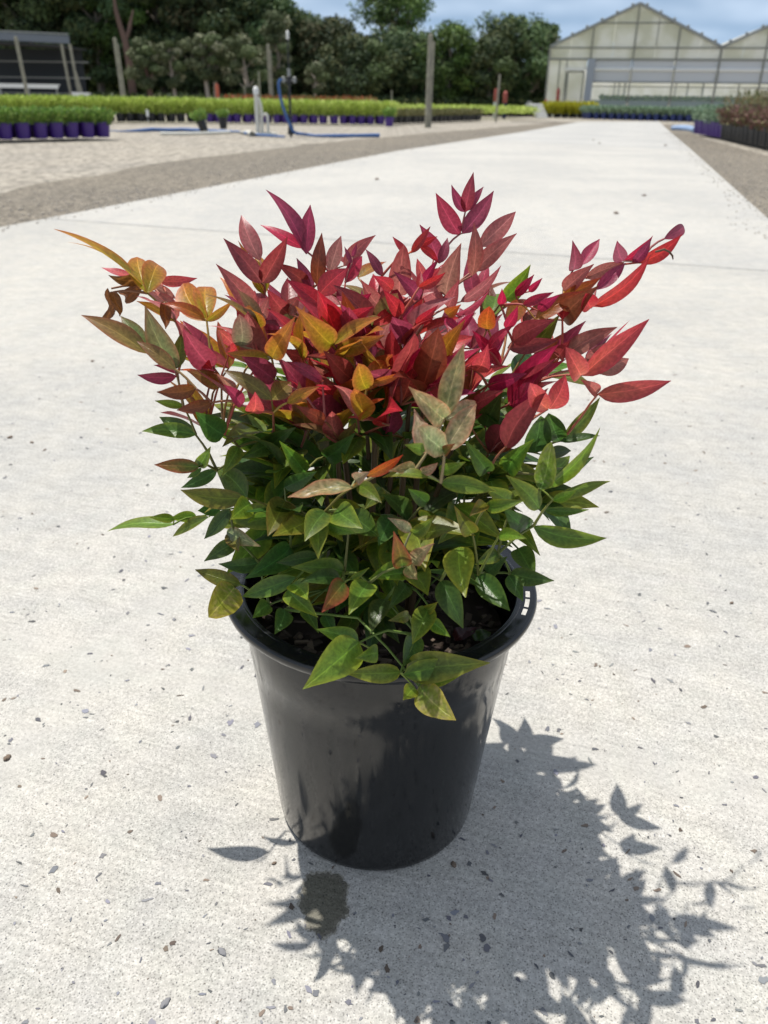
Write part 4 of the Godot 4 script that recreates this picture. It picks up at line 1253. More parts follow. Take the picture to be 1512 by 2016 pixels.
func build_stock() -> void:
	# near left: purple pots with leafy green plants
	var g := "purple pots of leafy plants at the near left"
	var pa := []
	for k in 3: pa.append(potted("purple_pot_plant", "x", M.purple_pot, 0.27, 0.155, 0.22, 0.27, 560, 0.07, LEAFY, g))
	var a1 := ground_at(205, 270)
	var a0 := ground_at(-60, 276)
	var row_dir := (a0 - a1).normalized()
	var labels := []
	for k in 14: labels.append("%s purple pot from the right in the near left front row, green plant" % ordinal(k))
	place_row(pa, a1, a0, 0.315, labels, g, 0.015)
	var back := row_dir.cross(Vector3.UP).normalized()
	if back.z > 0: back = -back
	for r in [1, 2]:
		var bl := ["purple pot ending the %s row of the near left block" % ["", "second", "third"][r], "green plant in a purple pot crowded behind the near left front row"]
		place_row(pa, a1 + back * 0.34 * r + row_dir * (0.10 + 0.05 * r), a0 + back * 0.34 * r, 0.335, bl, g, 0.02)
	var mauve := potted("purple_pot_plant", "x", M.purple_pot, 0.27, 0.150, 0.18, 0.22, 380, 0.07, [Color(0.16, 0.15, 0.11), Color(0.13, 0.17, 0.08), Color(0.22, 0.17, 0.15)], g)
	mauve.position = a1 + back * 0.36 - row_dir * 0.02
	tag(mauve, "greyish mauve plant in a purple pot, right corner of the near left block", "potted plant", g)

	# the long lime-green bed
	g = "pots of lime green plants in the long bed"
	var pb := []
	var pd := []
	for k in 3:
		pb.append(potted("purple_pot_shrub", "x", M.purple_pot, 0.26, 0.155, 0.25, 0.48, 620, 0.085, LIME, g, 0.22))
		pd.append(potted("black_pot_shrub", "x", M.black_pot, 0.26, 0.155, 0.25, 0.50, 620, 0.09, LIME, g, 0.22))
	var b0 := ground_at(-60, 238.5)
	var b1 := ground_at(375, 240)
	var b2 := ground_at(768, 245)
	var depth := Vector3(-0.10, 0, -0.995)
	place_row(pd, b1, b0, 0.315, counted("%s black pot from the right in the front row of the long lime bed", 25), g)
	place_row(pb, b2, b1 + (b2 - b1).normalized() * 0.315, 0.315, counted("%s purple pot from the right in the front row of the long lime bed", 25), g)
	place_row(pd, b1 + depth * 0.4, b0 + depth * 0.4, 0.36, ["lime green plant in a black pot in the second row of the long bed"], g)
	place_row(pb, b2 + depth * 0.4, b1 + depth * 0.4, 0.36, ["lime green plant in a purple pot in the second row of the long bed"], g)
	mass("lime_foliage", "lime green tops of the long bed running back to the trees", "foliage", b0 + depth * 0.8 + Vector3(-3, 0, 0), b2 - b0 + Vector3(3, 0, 0), depth * 9.0, 34000, 0.46, 0.22, 0.11, LIME, 0.22)
	mass("orange_foliage", "rusty orange plants showing behind the lime green bed", "foliage", far_at(440, 43), far_at(740, 43) - far_at(440, 43), Vector3(0, 0, -2.0), 3500, 0.35, 0.50, 0.12, [Color(0.34, 0.10, 0.04), Color(0.26, 0.12, 0.05), Color(0.16, 0.16, 0.05)])
	# right part of that bed: thin brownish plants in dark pots
	g = "dark pots of thin brownish plants right of the long bed"
	var pc := []
	for k in 3: pc.append(potted("dark_pot_plant", "x", M.black_pot, 0.22, 0.15, 0.18, 0.26, 130, 0.10, BROWNISH, g, 0.12))
	var c0 := ground_at(775, 243)
	var c1 := ground_at(942, 237)
	place_row(pc, c1, c0, 0.40, counted("%s dark pot from the right, front row by the tall post, brownish plant", 25), g)
	for r in [1, 2]:
		place_row(pc, c1 + depth * 0.42 * r, c0 + depth * 0.42 * r, 0.40, ["thin brownish plant, dark pot, right end of row %d by the tall post" % (r + 1), "thin brownish plant in a dark pot in the block beside the tall post"], g)
	var lone := potted("purple_pot_plant", "purple pot standing alone before the dark pots, left of the tall post", M.purple_pot, 0.27, 0.15, 0.17, 0.3, 260, 0.08, LEAFY, "")
	lone.position = ground_at(766, 249)
	mass("far_lime_foliage", "strip of bright lime green plants beyond the brownish pots", "foliage", far_at(765, 39), far_at(1062, 44) - far_at(765, 39), Vector3(0, 0, -9), 15000, 0.36, 0.18, 0.12, LIME, 0.22)
	# low lime bed in front of the trees, left of the far end of the path
	g = "low pots of lime plants at the far end"
	var pe := []
	for k in 2: pe.append(potted("low_pot_plant", "x", M.black_pot, 0.18, 0.16, 0.24, 0.28, 260, 0.11, LIME, g, 0.25))
	for r in 3:
		place_row(pe, ground_at(1058, 229) + depth * 0.5 * r, ground_at(925, 228.5) + depth * 0.5 * r, 0.42, ["low lime plant in a black pot, %s row, right end beside the white trays" % ordinal(r), "low lime plant in a black pot in the far block left of the white trays"], g)
	# yellow bed before the greenhouse
	g = "yellow green plants at the foot of the greenhouse"
	var pf := []
	for k in 2: pf.append(potted("yellow_plant", "x", M.black_pot, 0.20, 0.17, 0.34, 0.62, 520, 0.13, [Color(0.42, 0.42, 0.03), Color(0.50, 0.46, 0.04), Color(0.30, 0.32, 0.03)], g, 0.25))
	place_row(pf, ground_at(1082, 231), ground_at(1162, 232), 0.44, counted("%s yellow green bush from the left, front row at the foot of the greenhouse", 12), g)
	for r in [1]:
		place_row(pf, ground_at(1082, 231) + depth * 0.5 * r, ground_at(1162, 232) + depth * 0.5 * r, 0.44, ["yellow green bush at the left end of the %s row before the greenhouse" % ["front", "back"][r], "yellow green bush in the block at the foot of the greenhouse"], g)
	# blue pots along the end of the path
	g = "blue pots of grey green plants at the end of the path"
	var ph := []
	for k in 2: ph.append(potted("blue_pot_plant", "x", M.blue_pot, 0.30, 0.17, 0.24, 0.34, 300, 0.11, GREYGREEN, g, 0.3))
	place_row(ph, ground_at(1162, 234), ground_at(1372, 240), 0.42, counted("%s blue pot from the left in the front row at the path end", 25), g)
	for r in [1, 2]:
		place_row(ph, ground_at(1162, 234) + depth * 0.45 * r, ground_at(1372, 240) + depth * 0.45 * r, 0.42, ["grey green plant, blue pot, left end of the %s row at path end" % ordinal(r), "grey green plant in a blue pot in the block at the path end"], g)
	# right of the path: purple pots, then black pots with burgundy foliage
	g = "purple pots right of the path"
	var pi := []
	for k in 2: pi.append(potted("purple_pot_plant", "x", M.purple_pot, 0.34, 0.17, 0.24, 0.42, 420, 0.08, GREYGREEN, g))
	var r0 := ground_at(1375, 263)
	var r1 := ground_at(1425, 271)
	var r2 := ground_at(1560, 300)
	labels = []
	for k in 10: labels.append("%s purple pot from the far end, right of the path, grey green plant" % ordinal(k))
	place_row(pi, r0, r1, 0.36, labels, g, 0.01)
	place_row(pi, r0 + Vector3(0.42, 0, 0), r1 + Vector3(0.42, 0, 0), 0.40, ["far purple pot of the second row right of the path, grey green plant", "purple pot in the second row right of the path, grey green plant"], g)
	g = "black pots of burgundy plants right of the path"
	var pj := []
	for k in 3: pj.append(potted("black_pot_plant", "x", M.black_pot, 0.34, 0.17, 0.26, 0.42, 420, 0.075, BURGUNDY, g))
	labels = []
	for k in 16: labels.append("%s black pot from the far end of the right row, burgundy plant" % ordinal(k))
	place_row(pj, r1 + (r2 - r1).normalized() * 0.36, r2, 0.36, labels, g, 0.015)
	for r in [1, 2, 3]:
		place_row(pj, r1 + Vector3(0.42 * r, 0, -0.1), r2 + Vector3(0.42 * r, 0, -0.1), 0.40, ["burgundy plant in a black pot, far end of the %s row right of the path" % ordinal(r), "burgundy plant in a black pot behind the front row right of the path"], g)
	var reeds := []
	g = "tall thin brownish plants behind the burgundy pots"
	for k in 3: reeds.append(potted("tall_thin_plant", "x", M.black_pot, 0.30, 0.16, 0.22, 0.80, 120, 0.15, [Color(0.24, 0.22, 0.12), Color(0.28, 0.20, 0.11), Color(0.18, 0.20, 0.09)], g, 0.11))
	for r in 3:
		place_row(reeds, ground_at(1392, 261) + Vector3(0.85 + 0.45 * r, 0, -0.6), ground_at(1500, 278) + Vector3(0.85 + 0.45 * r, 0, 0), 0.42, ["tall thin brownish plant, far end of its %s row behind the burgundy pots" % ordinal(r), "tall thin brownish plant behind the burgundy pots at the right edge"], g)
	# two small pots left out on the gravel
	var s1 := potted("small_potted_shrub", "small round green shrub in a tipped dark pot on the gravel", M.black_pot, 0.26, 0.12, 0.15, 0.26, 420, 0.06, LEAFY, "")
	s1.position = ground_at(403, 260)
	s1.rotation.z = 0.28
	var s2 := potted("small_potted_shrub", "small round green shrub in an upright dark pot on the gravel", M.black_pot, 0.28, 0.12, 0.14, 0.22, 380, 0.06, LEAFY, "")
	s2.position = ground_at(440, 254)

# ---------------------------------------------------------------- posts, pipes, hoses and small things of the yard
func post(label: String, foot: Vector3, h: float, w: float, lean: Vector3, twin := true) -> void:
	var o := thing("timber_post", label, "post", foot, rng.randf_range(-0.3, 0.3))
	var b := MB.new()
	b.beam(Vector3(0, -0.2, 0), Vector3(0, h, 0) + lean, w, w, Vector3.RIGHT, w * 0.12)
	b.beam(Vector3(0, h - 0.02, 0) + lean, Vector3(0, h + w * 0.35, 0) + lean, w * 0.55, w * 0.55, Vector3.RIGHT, w * 0.1)
	part(o, "shaft", b.mesh(), M.timber)
	if twin:
		b = MB.new()
		b.beam(Vector3(w * 0.82, -0.2, 0.01), Vector3(w * 0.82, h * 0.93, 0.01) + lean, w * 0.55, w * 0.55, Vector3.RIGHT, w * 0.06)
		part(o, "batten", b.mesh(), M.timber)

func build_yard() -> void:
	post("tall square timber post standing on gravel before the brownish pots", ground_at(840, 248), 2.55, 0.125, Vector3(0.03, 0, 0))
	var d := 42.0
	post("leaning timber post in front of the shade house", far_at(56, d), 3.05, 0.13, Vector3(-0.15, 0, 0), false)
	post("pale timber post standing alone behind the lime bed, right of the shade house", far_at(243, d), 3.05, 0.14, Vector3(-0.1, 0, 0))
	post("grey timber post among the small pale-trunked trees", far_at(534, 46.0), 3.1, 0.13, Vector3(-0.05, 0, 0))
	post("thin pale stake beside the far lime block", ground_at(976, 238), 1.75, 0.075, Vector3(0.04, 0, 0), false)
	post("short thin stake behind the long lime bed right of the sprinkler", far_at(771, 44), 1.15, 0.07, Vector3.ZERO, false)
	post("short stake in the dark under the trees left of the white pipes", far_at(483, 44), 1.25, 0.07, Vector3.ZERO, false)
	post("thin greenish stake behind the white upright pipe", far_at(512, 40), 1.75, 0.07, Vector3.ZERO, false)
	# white upright pipe with its loop
	var foot := ground_at(508, 263)
	var o := thing("white_riser_pipe", "white upright plastic pipe with a small looped branch on the gravel", "pipe", foot)
	var b := MB.new()
	b.tube([Vector3(0, -0.05, 0), Vector3(0, 0.84, 0)], [0.048], 16)
	part(o, "riser", b.mesh(), M.pvc)
	b = MB.new()
	b.lathe([Vector2(0.060, 0.80), Vector2(0.062, 0.90), Vector2(0.045, 0.945), Vector2(0.0, 0.965)], 18, 0.3)
	part(o, "cap", b.mesh(), M.white)
	b = MB.new()
	b.tube([Vector3(0.10, -0.05, 0), Vector3(0.10, 0.50, 0), Vector3(0.085, 0.62, 0), Vector3(0.04, 0.74, 0)], [0.035], 12)
	part(o, "side_pipe", b.mesh(), M.pvc)
	b = MB.new()
	b.tube([Vector3(0.10, 0.36, 0.02), Vector3(0.16, 0.40, 0.02), Vector3(0.205, 0.40, 0.02), Vector3(0.235, 0.37, 0.02), Vector3(0.24, 0.30, 0.02), Vector3(0.24, -0.05, 0.02)], [0.032], 12)
	part(o, "loop", b.mesh(), M.pvc)
	# sprinkler standard with taps and a blue hose
	foot = ground_at(573, 265)
	o = thing("sprinkler_stand", "tall thin black sprinkler stand with grey taps beside the blue hose", "sprinkler", foot)
	b = MB.new()
	b.beam(Vector3(0, -0.1, 0), Vector3(0, 1.16, 0), 0.05, 0.05, Vector3.RIGHT, 0.008)
	part(o, "pole", b.mesh(), M.black)
	b = MB.new()
	b.tube([Vector3(0, 1.16, 0), Vector3(0, 1.96, 0)], [0.014], 8)
	part(o, "rod", b.mesh(), M.black)
	b = MB.new()
	b.lathe([Vector2(0, 1.86), Vector2(0.028, 1.86), Vector2(0.032, 1.98), Vector2(0.018, 2.02), Vector2(0, 2.03)], 12)
	part(o, "sprinkler_head", b.mesh(), M.white)
	b = MB.new()
	b.lathe([Vector2(0, 1.16), Vector2(0.035, 1.16), Vector2(0.035, 1.30), Vector2(0, 1.31)], 12)
	part(o, "filter", b.mesh(), M.steel)
	b = MB.new()
	b.box(Transform3D(Basis(), Vector3(0, 1.08, 0)), Vector3(0.11, 0.16, 0.07), 0.015)
	part(o, "manifold", b.mesh(), M.black)
	for s in [-1.0, 1.0]:
		b = MB.new()
		b.beam(Vector3(s * 0.05, 1.08, 0.01), Vector3(s * 0.15, 1.10, 0.01), 0.035, 0.035)
		b.box(Transform3D(Basis(), Vector3(s * 0.12, 1.09, 0.02)), Vector3(0.07, 0.12, 0.05), 0.012)
		part(o, "tap", b.mesh(), M.steel)
	b = MB.new()
	b.lathe([Vector2(0.0, 0.0), Vector2(0.075, 0.0), Vector2(0.06, 0.16), Vector2(0.03, 0.22), Vector2(0.0, 0.22)], 12)
	part(o, "foot", b.mesh(), M.black)
	b = MB.new()
	var pts := []
	for q in [[-0.16, 1.10], [-0.21, 1.07], [-0.23, 0.98], [-0.21, 0.80], [-0.16, 0.58], [-0.08, 0.36], [0.0, 0.18], [0.05, 0.08], [0.12, 0.03]]:
		pts.append(foot + Vector3(q[0], q[1], 0.06))
	b.tube(pts, [0.030], 10)
	var last: Vector3 = pts[-1]
	pts = [last]
	for q in [[620, 267], [660, 267.5], [700, 267], [746, 266.5]]: pts.append(ground_at(q[0], q[1]) + Vector3.UP * 0.0)
	b.tube(pts, [0.035, 0.03, 0.04, 0.035, 0.045], 10)
	tag(single("blue_hose", b.mesh(), M.hose), "blue hose arching down from the sprinkler stand and along the gravel", "hose")
	b = MB.new()
	pts = []
	for q in [[216, 256.5], [245, 257.5], [275, 256], [300, 254.5], [330, 255.5], [360, 254.5], [420, 257], [470, 259], [500, 264], [560, 268]]: pts.append(ground_at(q[0], q[1]) - Vector3.UP * 0.01)
	b.tube(pts, [0.01, 0.02, 0.035, 0.05, 0.05, 0.05, 0.04, 0.03, 0.03, 0.02], 10)
	tag(single("blue_hose", b.mesh(), M.hose), "blue flat hose lying on the gravel behind the white pipe", "hose")
	b = MB.new()
	pts = []
	for q in [[316, 263], [360, 263.5], [410, 262], [450, 260.5], [488, 261], [496, 264.5], [520, 263.5], [545, 263.5]]: pts.append(ground_at(q[0], q[1]) + Vector3.UP * 0.0)
	b.tube(pts, [0.035, 0.035, 0.035, 0.035, 0.05, 0.07, 0.035, 0.03], 10)
	tag(single("white_pipe", b.mesh(), M.pvc), "white pipe lying on the gravel in front of the blue hose", "pipe")
	b = MB.new()
	pts = []
	for q in [[1322, 254], [1340, 254.5], [1357, 255.5], [1368, 258]]: pts.append(ground_at(q[0], q[1]) + Vector3.UP * 0.02)
	b.tube(pts, [0.08, 0.11, 0.11, 0.09], 8)
	var roll := single("blue_sheet_roll", b.mesh(), mat(Color(0.24, 0.34, 0.52), 0.5))
	tag(roll, "pale blue rolled sheet on the ground beside the right purple pots", "rolled sheet")
	# tags in the bed
	b = MB.new()
	b.box(Transform3D(Basis(Vector3.FORWARD, 0.5), Vector3(0, 0.55, 0)), Vector3(0.11, 0.20, 0.012), 0.003)
	b.beam(Vector3(0, 0, 0), Vector3(-0.04, 0.47, 0), 0.012, 0.012)
	var y := single("yellow_tag", b.mesh(), mat(Color(0.62, 0.68, 0.03), 0.5))
	y.position = ground_at(322, 239.5)
	tag(y, "bright yellow tag stuck among the lime plants", "plant tag")
	b = MB.new()
	b.box(Transform3D(Basis(), Vector3(0, 0.26, 0)), Vector3(0.09, 0.19, 0.012), 0.003)
	b.beam(Vector3(0, 0, 0), Vector3(0, 0.17, 0), 0.012, 0.012)
	y = single("white_tag", b.mesh(), M.white)
	y.position = ground_at(292, 240.5)
	tag(y, "small white tag at the dark pots of the lime bed", "plant tag")
	# markers, cone and trays at the far end
	for q in [[975, 47.0, 0.085, 1.35, "red", "red topped marker left of the thin pale stake"], [994, 48.0, 0.10, 1.25, "navy", "red topped dark blue marker right of the thin pale stake"], [429, 44.0, 0.08, 1.35, "white", "orange topped white marker under the small trees"], [1097, 53.0, 0.09, 1.5, "grey", "red topped grey marker before the greenhouse door"]]:
		var mk := thing("marker_post", q[5], "marker", far_at(q[0], q[1]))
		b = MB.new()
		b.tube([Vector3(0, -0.1, 0), Vector3(0, q[3] * 0.55, 0)], [q[2]], 12)
		part(mk, "shaft", b.mesh(), {"red": M.screen, "navy": M.navy, "white": M.white, "grey": M.steel}[q[4]])
		b = MB.new()
		b.lathe([Vector2(q[2] * 1.05, q[3] * 0.55), Vector2(q[2] * 1.15, q[3] * 0.9), Vector2(q[2] * 0.6, q[3]), Vector2(0, q[3])], 12, 0.4)
		part(mk, "top", b.mesh(), M.red if q[4] != "white" else M.orange)
	b = MB.new()
	b.lathe([Vector2(0.0, 0.0), Vector2(0.24, 0.0), Vector2(0.24, 0.04), Vector2(0.15, 0.05), Vector2(0.04, 0.66), Vector2(0.0, 0.66)], 16, 0.9)
	var cone := single("orange_cone", b.mesh(), M.orange)
	cone.position = ground_at(1072, 230.5) + Vector3(0, 0.25, 0)
	b = MB.new()
	b.box(Transform3D(Basis(), Vector3(0, -0.14, 0)), Vector3(0.5, 0.28, 0.5), 0.02)
	var blk := single("concrete_block", b.mesh(), M.screen)
	blk.position = cone.position + Vector3.DOWN * 0.003
	tag(blk, "grey block under the orange cone by the white trays", "block")
	tag(cone, "orange cone beside the stacked white trays", "traffic cone")
	var tf := ground_at(1066, 233)
	for k in 6:
		b = MB.new()
		b.box(Transform3D(Basis(), Vector3(0, 0.05, 0)), Vector3(0.62, 0.075, 0.45), 0.01)
		b.box(Transform3D(Basis(), Vector3(0, 0.093, 0)), Vector3(0.56, 0.012, 0.39), 0.003)
		var t := single("white_tray", b.mesh(), M.white)
		t.position = tf + Vector3(-0.06 * k, 0.115 * k, -0.05 * k)
		tag(t, ["bottom", "second lowest", "third", "fourth", "second highest", "topmost"][k] + " white tray in the leaning stack left of the yellow bushes", "tray", "stacked white trays")
	b = MB.new()
	b.box(Transform3D(Basis(), Vector3(0, 0.5, 0)), Vector3(0.45, 0.40, 0.35), 0.03)
	b.box(Transform3D(Basis(), Vector3(0.05, 0.75, 0)), Vector3(0.30, 0.11, 0.25), 0.03)
	for s in [-1.0, 1.0]: b.beam(Vector3(s * 0.17, 0, 0), Vector3(s * 0.17, 0.31, 0), 0.05, 0.05)
	var box := single("white_cabinet", b.mesh(), M.white)
	box.position = far_at(1041, 58)
	tag(box, "small white cabinet on legs under the tree left of the greenhouse", "cabinet")

func build_shade_house() -> void:
	var d := 47.0
	var right := far_at(152, d)
	var left := far_at(-140, d)
	var o := thing("shade_house", "open dark shade house with a grey flat roof at the left", "shade house", right)
	var along := (left - right)
	var L := along.length()
	along /= L
	var back := Vector3(0, 0, -1)
	var H := 3.25
	var sb := MB.new()
	sb.beam(Vector3(0, H, 0), along * L + Vector3.UP * (H + 0.25), 0.34, 0.12, Vector3.UP)
	part(o, "fascia", sb.mesh(), M.fascia)
	sb = MB.new()
	sb.beam(Vector3(0, H + 0.24, 0.05), along * L * 0.45 + Vector3.UP * (H + 0.34), 0.06, 0.10, Vector3.UP)
	part(o, "top_rail", sb.mesh(), M.steel)
	sb = MB.new()
	sb.beam(along * 0.5 + back * 2.0 + Vector3.UP * (H - 0.25), along * L + back * 2.0 + Vector3.UP * H, 0.05, 4.0, Vector3.UP)
	part(o, "roof_cloth", sb.mesh(), M.cloth)
	sb = MB.new()
	sb.beam(along * 0.8 + back * 4.0 + Vector3.UP * 1.5, along * L + back * 4.0 + Vector3.UP * 1.5, 3.0, 0.05, Vector3.UP)
	part(o, "back_cloth", sb.mesh(), M.cloth)
	for k in 3:
		sb = MB.new()
		sb.beam(back * 2.5 + Vector3.UP * (0.85 + 0.75 * k), along * 5.0 + back * 2.5 + Vector3.UP * (0.85 + 0.75 * k), 0.07, 0.05, Vector3.UP)
		part(o, "cross_rail", sb.mesh(), M.steel_dark)
	for q in [0.0, 0.42, 4.1, 7.6]:
		sb = MB.new()
		sb.beam(along * q + Vector3.DOWN * 0.1 + Vector3(0.15, 0, 0), along * q + Vector3.UP * (H - 0.18), 0.11 if q != 4.1 else 0.16, 0.11, Vector3.RIGHT)
		part(o, "post", sb.mesh(), M.steel if q > 1.0 else M.timber)
	sb = MB.new()
	sb.beam(Vector3(0.42, 0, 0), Vector3(0.06, 1.9, 0), 0.12, 0.10, Vector3.RIGHT)
	part(o, "brace", sb.mesh(), M.timber)
	for k in 2:
		var bench := thing("white_bench", ["long white slatted bench along the front of the shade house", "short pale bench at the right end of the shade house"][k], "bench", far_at([118, 176][k], d - 1.2 + k * 0.3))
		sb = MB.new()
		var len: float = [8.5, 0.85][k]
		var top: float = [1.22, 0.86][k]
		for s in 3:
			sb = MB.new()
			sb.beam(Vector3(0, top, -0.12 * s), Vector3(-len, top + 0.03, -0.12 * s), 0.05, 0.09, Vector3.UP)
			part(bench, "slat", sb.mesh(), M.white)
		sb = MB.new()
		sb.beam(Vector3(0, top - 0.10, 0.03), Vector3(-len, top - 0.07, 0.03), 0.14, 0.03, Vector3.UP)
		part(bench, "apron", sb.mesh(), M.white)
		for q in 6 if k == 0 else 2:
			sb = MB.new()
			var x := -len * (q + 0.1) / (6.0 if k == 0 else 1.3)
			sb.beam(Vector3(x, -0.05, -0.1), Vector3(x, top - 0.03, -0.1), 0.06, 0.06, Vector3.RIGHT)
			part(bench, "leg", sb.mesh(), M.steel)

# ---------------------------------------------------------------- greenhouse
func build_greenhouse() -> void:
	var dist := 54.0
	var corner := far_at(1073, dist + 0.25)
	var o := thing("greenhouse", "large double gabled greenhouse with cloudy panels at the far end", "greenhouse", corner, -0.2)
	var bay := 9.45
	var G := 3.58
	var R := 5.68
	var deep := 30.0
	var lintel := 3.00
	var mid_lo := 1.85
	var sill := 0.72
	var gable := func(x: float) -> float:
		var u := fposmod(x, bay) / bay
		return G + (R - G) * (1.0 - absf(u * 2.0 - 1.0))
	var b: MB
	var step := bay / 4.0
	for k in 9:                                  # front columns
		var x := k * step
		if x > bay * 2.0: break
		b = MB.new()
		var w := 0.11 if k % 4 == 0 else 0.075
		var top: float = gable.call(clampf(x, 0.01, bay * 2 - 0.01))
		b.beam(Vector3(x, -0.2, 0.06), Vector3(x, top - 0.05, 0.06), w, 0.12, Vector3.RIGHT, 0.01)
		part(o, "column", b.mesh(), M.steel_dark)
	for span in 2:
		var x0 := bay * span
		for q in [[3.58, 0.07], [lintel, 0.10], [mid_lo, 0.07], [mid_lo - 0.22, 0.06]]:
			b = MB.new()
			b.beam(Vector3(x0 + (step * 1.02 if q[0] < 2.0 and span == 0 else 0.0), q[0], 0.045), Vector3(x0 + bay, q[0], 0.045), q[1], 0.07, Vector3.UP)
			part(o, "rail", b.mesh(), M.steel_dark)
		b = MB.new()
		b.beam(Vector3(x0 + bay * 0.27, 4.80, 0.045), Vector3(x0 + bay * 0.73, 4.80, 0.045), 0.06, 0.06, Vector3.UP)
		part(o, "rail", b.mesh(), M.steel_dark)
		# gable panels, one between each pair of mullions
		for k in 8:
			var xa := x0 + bay * k / 8.0
			var xb := x0 + bay * (k + 1) / 8.0
			var ya: float = G if k == 0 else gable.call(xa)
			var yb: float = G if k == 7 else gable.call(xb)
			if k == 4: ya = R
			if k == 3: yb = R
			b = MB.new()
			for z in [0.0, -0.012]:
				var nn := Vector3.BACK if z == 0.0 else Vector3.FORWARD
				b.quad(Vector3(xa + 0.006, lintel, z), Vector3(xb - 0.006, lintel, z), Vector3(xb - 0.006, yb, z), Vector3(xa + 0.006, ya, z), nn)
			part(o, "gable_panel", b.mesh(), M.poly)
			if k % 2 == 1:
				b = MB.new()
				var ym := (yb if k < 4 else ya) if k != 3 and k != 4 else R
				b.beam(Vector3(xa if k > 4 else xb, 3.66, 0.03), Vector3(xa if k > 4 else xb, ym - 0.1, 0.03), 0.04, 0.04, Vector3.RIGHT)
				if (k == 1 or k == 5): part(o, "mullion", b.mesh(), M.steel_dark)
		# roof slopes with rafters' capping and ridge
		for s in 2:
			var xa := x0 + bay * 0.5 * s
			var xb := x0 + bay * 0.5 * (s + 1)
			var ya := G if s == 0 else R
			var yb := R if s == 0 else G
			for k in 5:
				b = MB.new()
				var za := -deep * k / 5.0
				var zb := -deep * (k + 1) / 5.0 + 0.02
				var nn := Vector3(-(yb - ya), xb - xa, 0).normalized()
				b.quad(Vector3(xa, ya + 0.02, za), Vector3(xb, yb + 0.02, za), Vector3(xb, yb + 0.02, zb), Vector3(xa, ya + 0.02, zb), nn)
				part(o, "roof_panel", b.mesh(), M.poly)
			b = MB.new()
			b.beam(Vector3(xa, ya + 0.06, 0.05), Vector3(xb, yb + 0.06, 0.05), 0.13, 0.22, Vector3.UP)
			part(o, "bargeboard", b.mesh(), M.steel)
			for k in 6:
				b = MB.new()
				var f := (k + 0.5) / 6.0
				var c := Vector3(lerpf(xa, xb, f), lerpf(ya, yb, f) + 0.16, 0.05)
				b.box(Transform3D(Basis(), c), Vector3(0.14, 0.16, 0.16), 0.02)
				part(o, "clip", b.mesh(), M.steel_dark)
		# below the lintel: rolled screens, opening with a clear sheet, low wall
		for k in 4:
			var xa := x0 + step * k + 0.06
			var xb := x0 + step * (k + 1) - 0.06
			if span == 0 and k == 0: continue
			b = MB.new()
			b.beam(Vector3(xa, 2.775, 0.0), Vector3(xb, 2.775, 0.0), 0.36, 0.03, Vector3.UP)
			part(o, "screen_panel", b.mesh(), M.screen)
			b = MB.new()
			b.tube([Vector3(xa, 2.50, 0.03), Vector3(xb, 2.50, 0.03)], [0.095], 12)
			part(o, "screen_roll", b.mesh(), M.white)
			b = MB.new()
			b.beam(Vector3(xa, 2.145, 0.0), Vector3(xb, 2.145, 0.0), 0.53, 0.02, Vector3.UP)
			part(o, "screen_panel", b.mesh(), M.screen)
			b = MB.new()
			b.beam(Vector3(xa, 0.46, 0.0), Vector3(xb, 0.46, 0.0), 0.92, 0.02, Vector3.UP)
			part(o, "low_panel", b.mesh(), M.low_sheet)
			b = MB.new()
			b.quad(Vector3(xa, 0.94, 0), Vector3(xb, 0.94, 0), Vector3(xb, 1.58, 0), Vector3(xa, 1.58, 0), Vector3.BACK)
			part(o, "clear_panel", b.mesh(), M.glass)
	# entrance bay at the left: cloudy side lights, a sliding door under a white track, a thick pale drop pipe
	for q in [[0.08, 0.62], [0.68, 1.02]]:
		b = MB.new()
		b.quad(Vector3(q[0], 0, 0), Vector3(q[1], 0, 0), Vector3(q[1], lintel - 0.05, 0), Vector3(q[0], lintel - 0.05, 0), Vector3.BACK)
		part(o, "side_panel", b.mesh(), M.poly)
		b = MB.new()
		b.beam(Vector3(q[1] + 0.03, 0, 0.02), Vector3(q[1] + 0.03, lintel - 0.05, 0.02), 0.06, 0.06, Vector3.RIGHT)
		part(o, "mullion", b.mesh(), M.steel_dark)
	b = MB.new()
	b.beam(Vector3(0.9, 2.50, 0.09), Vector3(2.25, 2.52, 0.09), 0.12, 0.12, Vector3.UP)
	part(o, "door_track", b.mesh(), M.white)
	b = MB.new()
	b.quad(Vector3(1.08, 2.46, 0.0), Vector3(2.20, 2.46, 0.0), Vector3(2.20, lintel - 0.04, 0.0), Vector3(1.08, lintel - 0.04, 0.0), Vector3.BACK)
	part(o, "transom_panel", b.mesh(), M.poly)
	var frame := MB.new()
	for q in [[1.15, 0.0, 1.15, 2.40], [2.08, 0.0, 2.08, 2.40], [1.15, 2.38, 2.08, 2.38], [1.15, 0.70, 2.08, 0.70], [1.15, 0.05, 2.08, 0.05]]:
		frame.beam(Vector3(q[0], q[1], 0.09), Vector3(q[2], q[3], 0.09 + 0.002), 0.09, 0.05, Vector3.RIGHT if q[0] == q[2] else Vector3.UP)
	var door := part(o, "door", frame.mesh(), M.steel_dark)
	b = MB.new()
	b.quad(Vector3(1.19, 0.74, 0.08), Vector3(2.04, 0.74, 0.08), Vector3(2.04, 2.34, 0.08), Vector3(1.19, 2.34, 0.08), Vector3.BACK)
	part(door, "pane", b.mesh(), M.poly)
	b = MB.new()
	b.quad(Vector3(1.19, 0.09, 0.08), Vector3(2.04, 0.09, 0.08), Vector3(2.04, 0.66, 0.08), Vector3(1.19, 0.66, 0.08), Vector3.BACK)
	part(door, "lower_pane", b.mesh(), M.low_sheet)
	b = MB.new()
	b.beam(Vector3(2.38, -0.05, 0.22), Vector3(2.44, lintel + 0.02, 0.22), 0.42, 0.10, Vector3.RIGHT, 0.03)
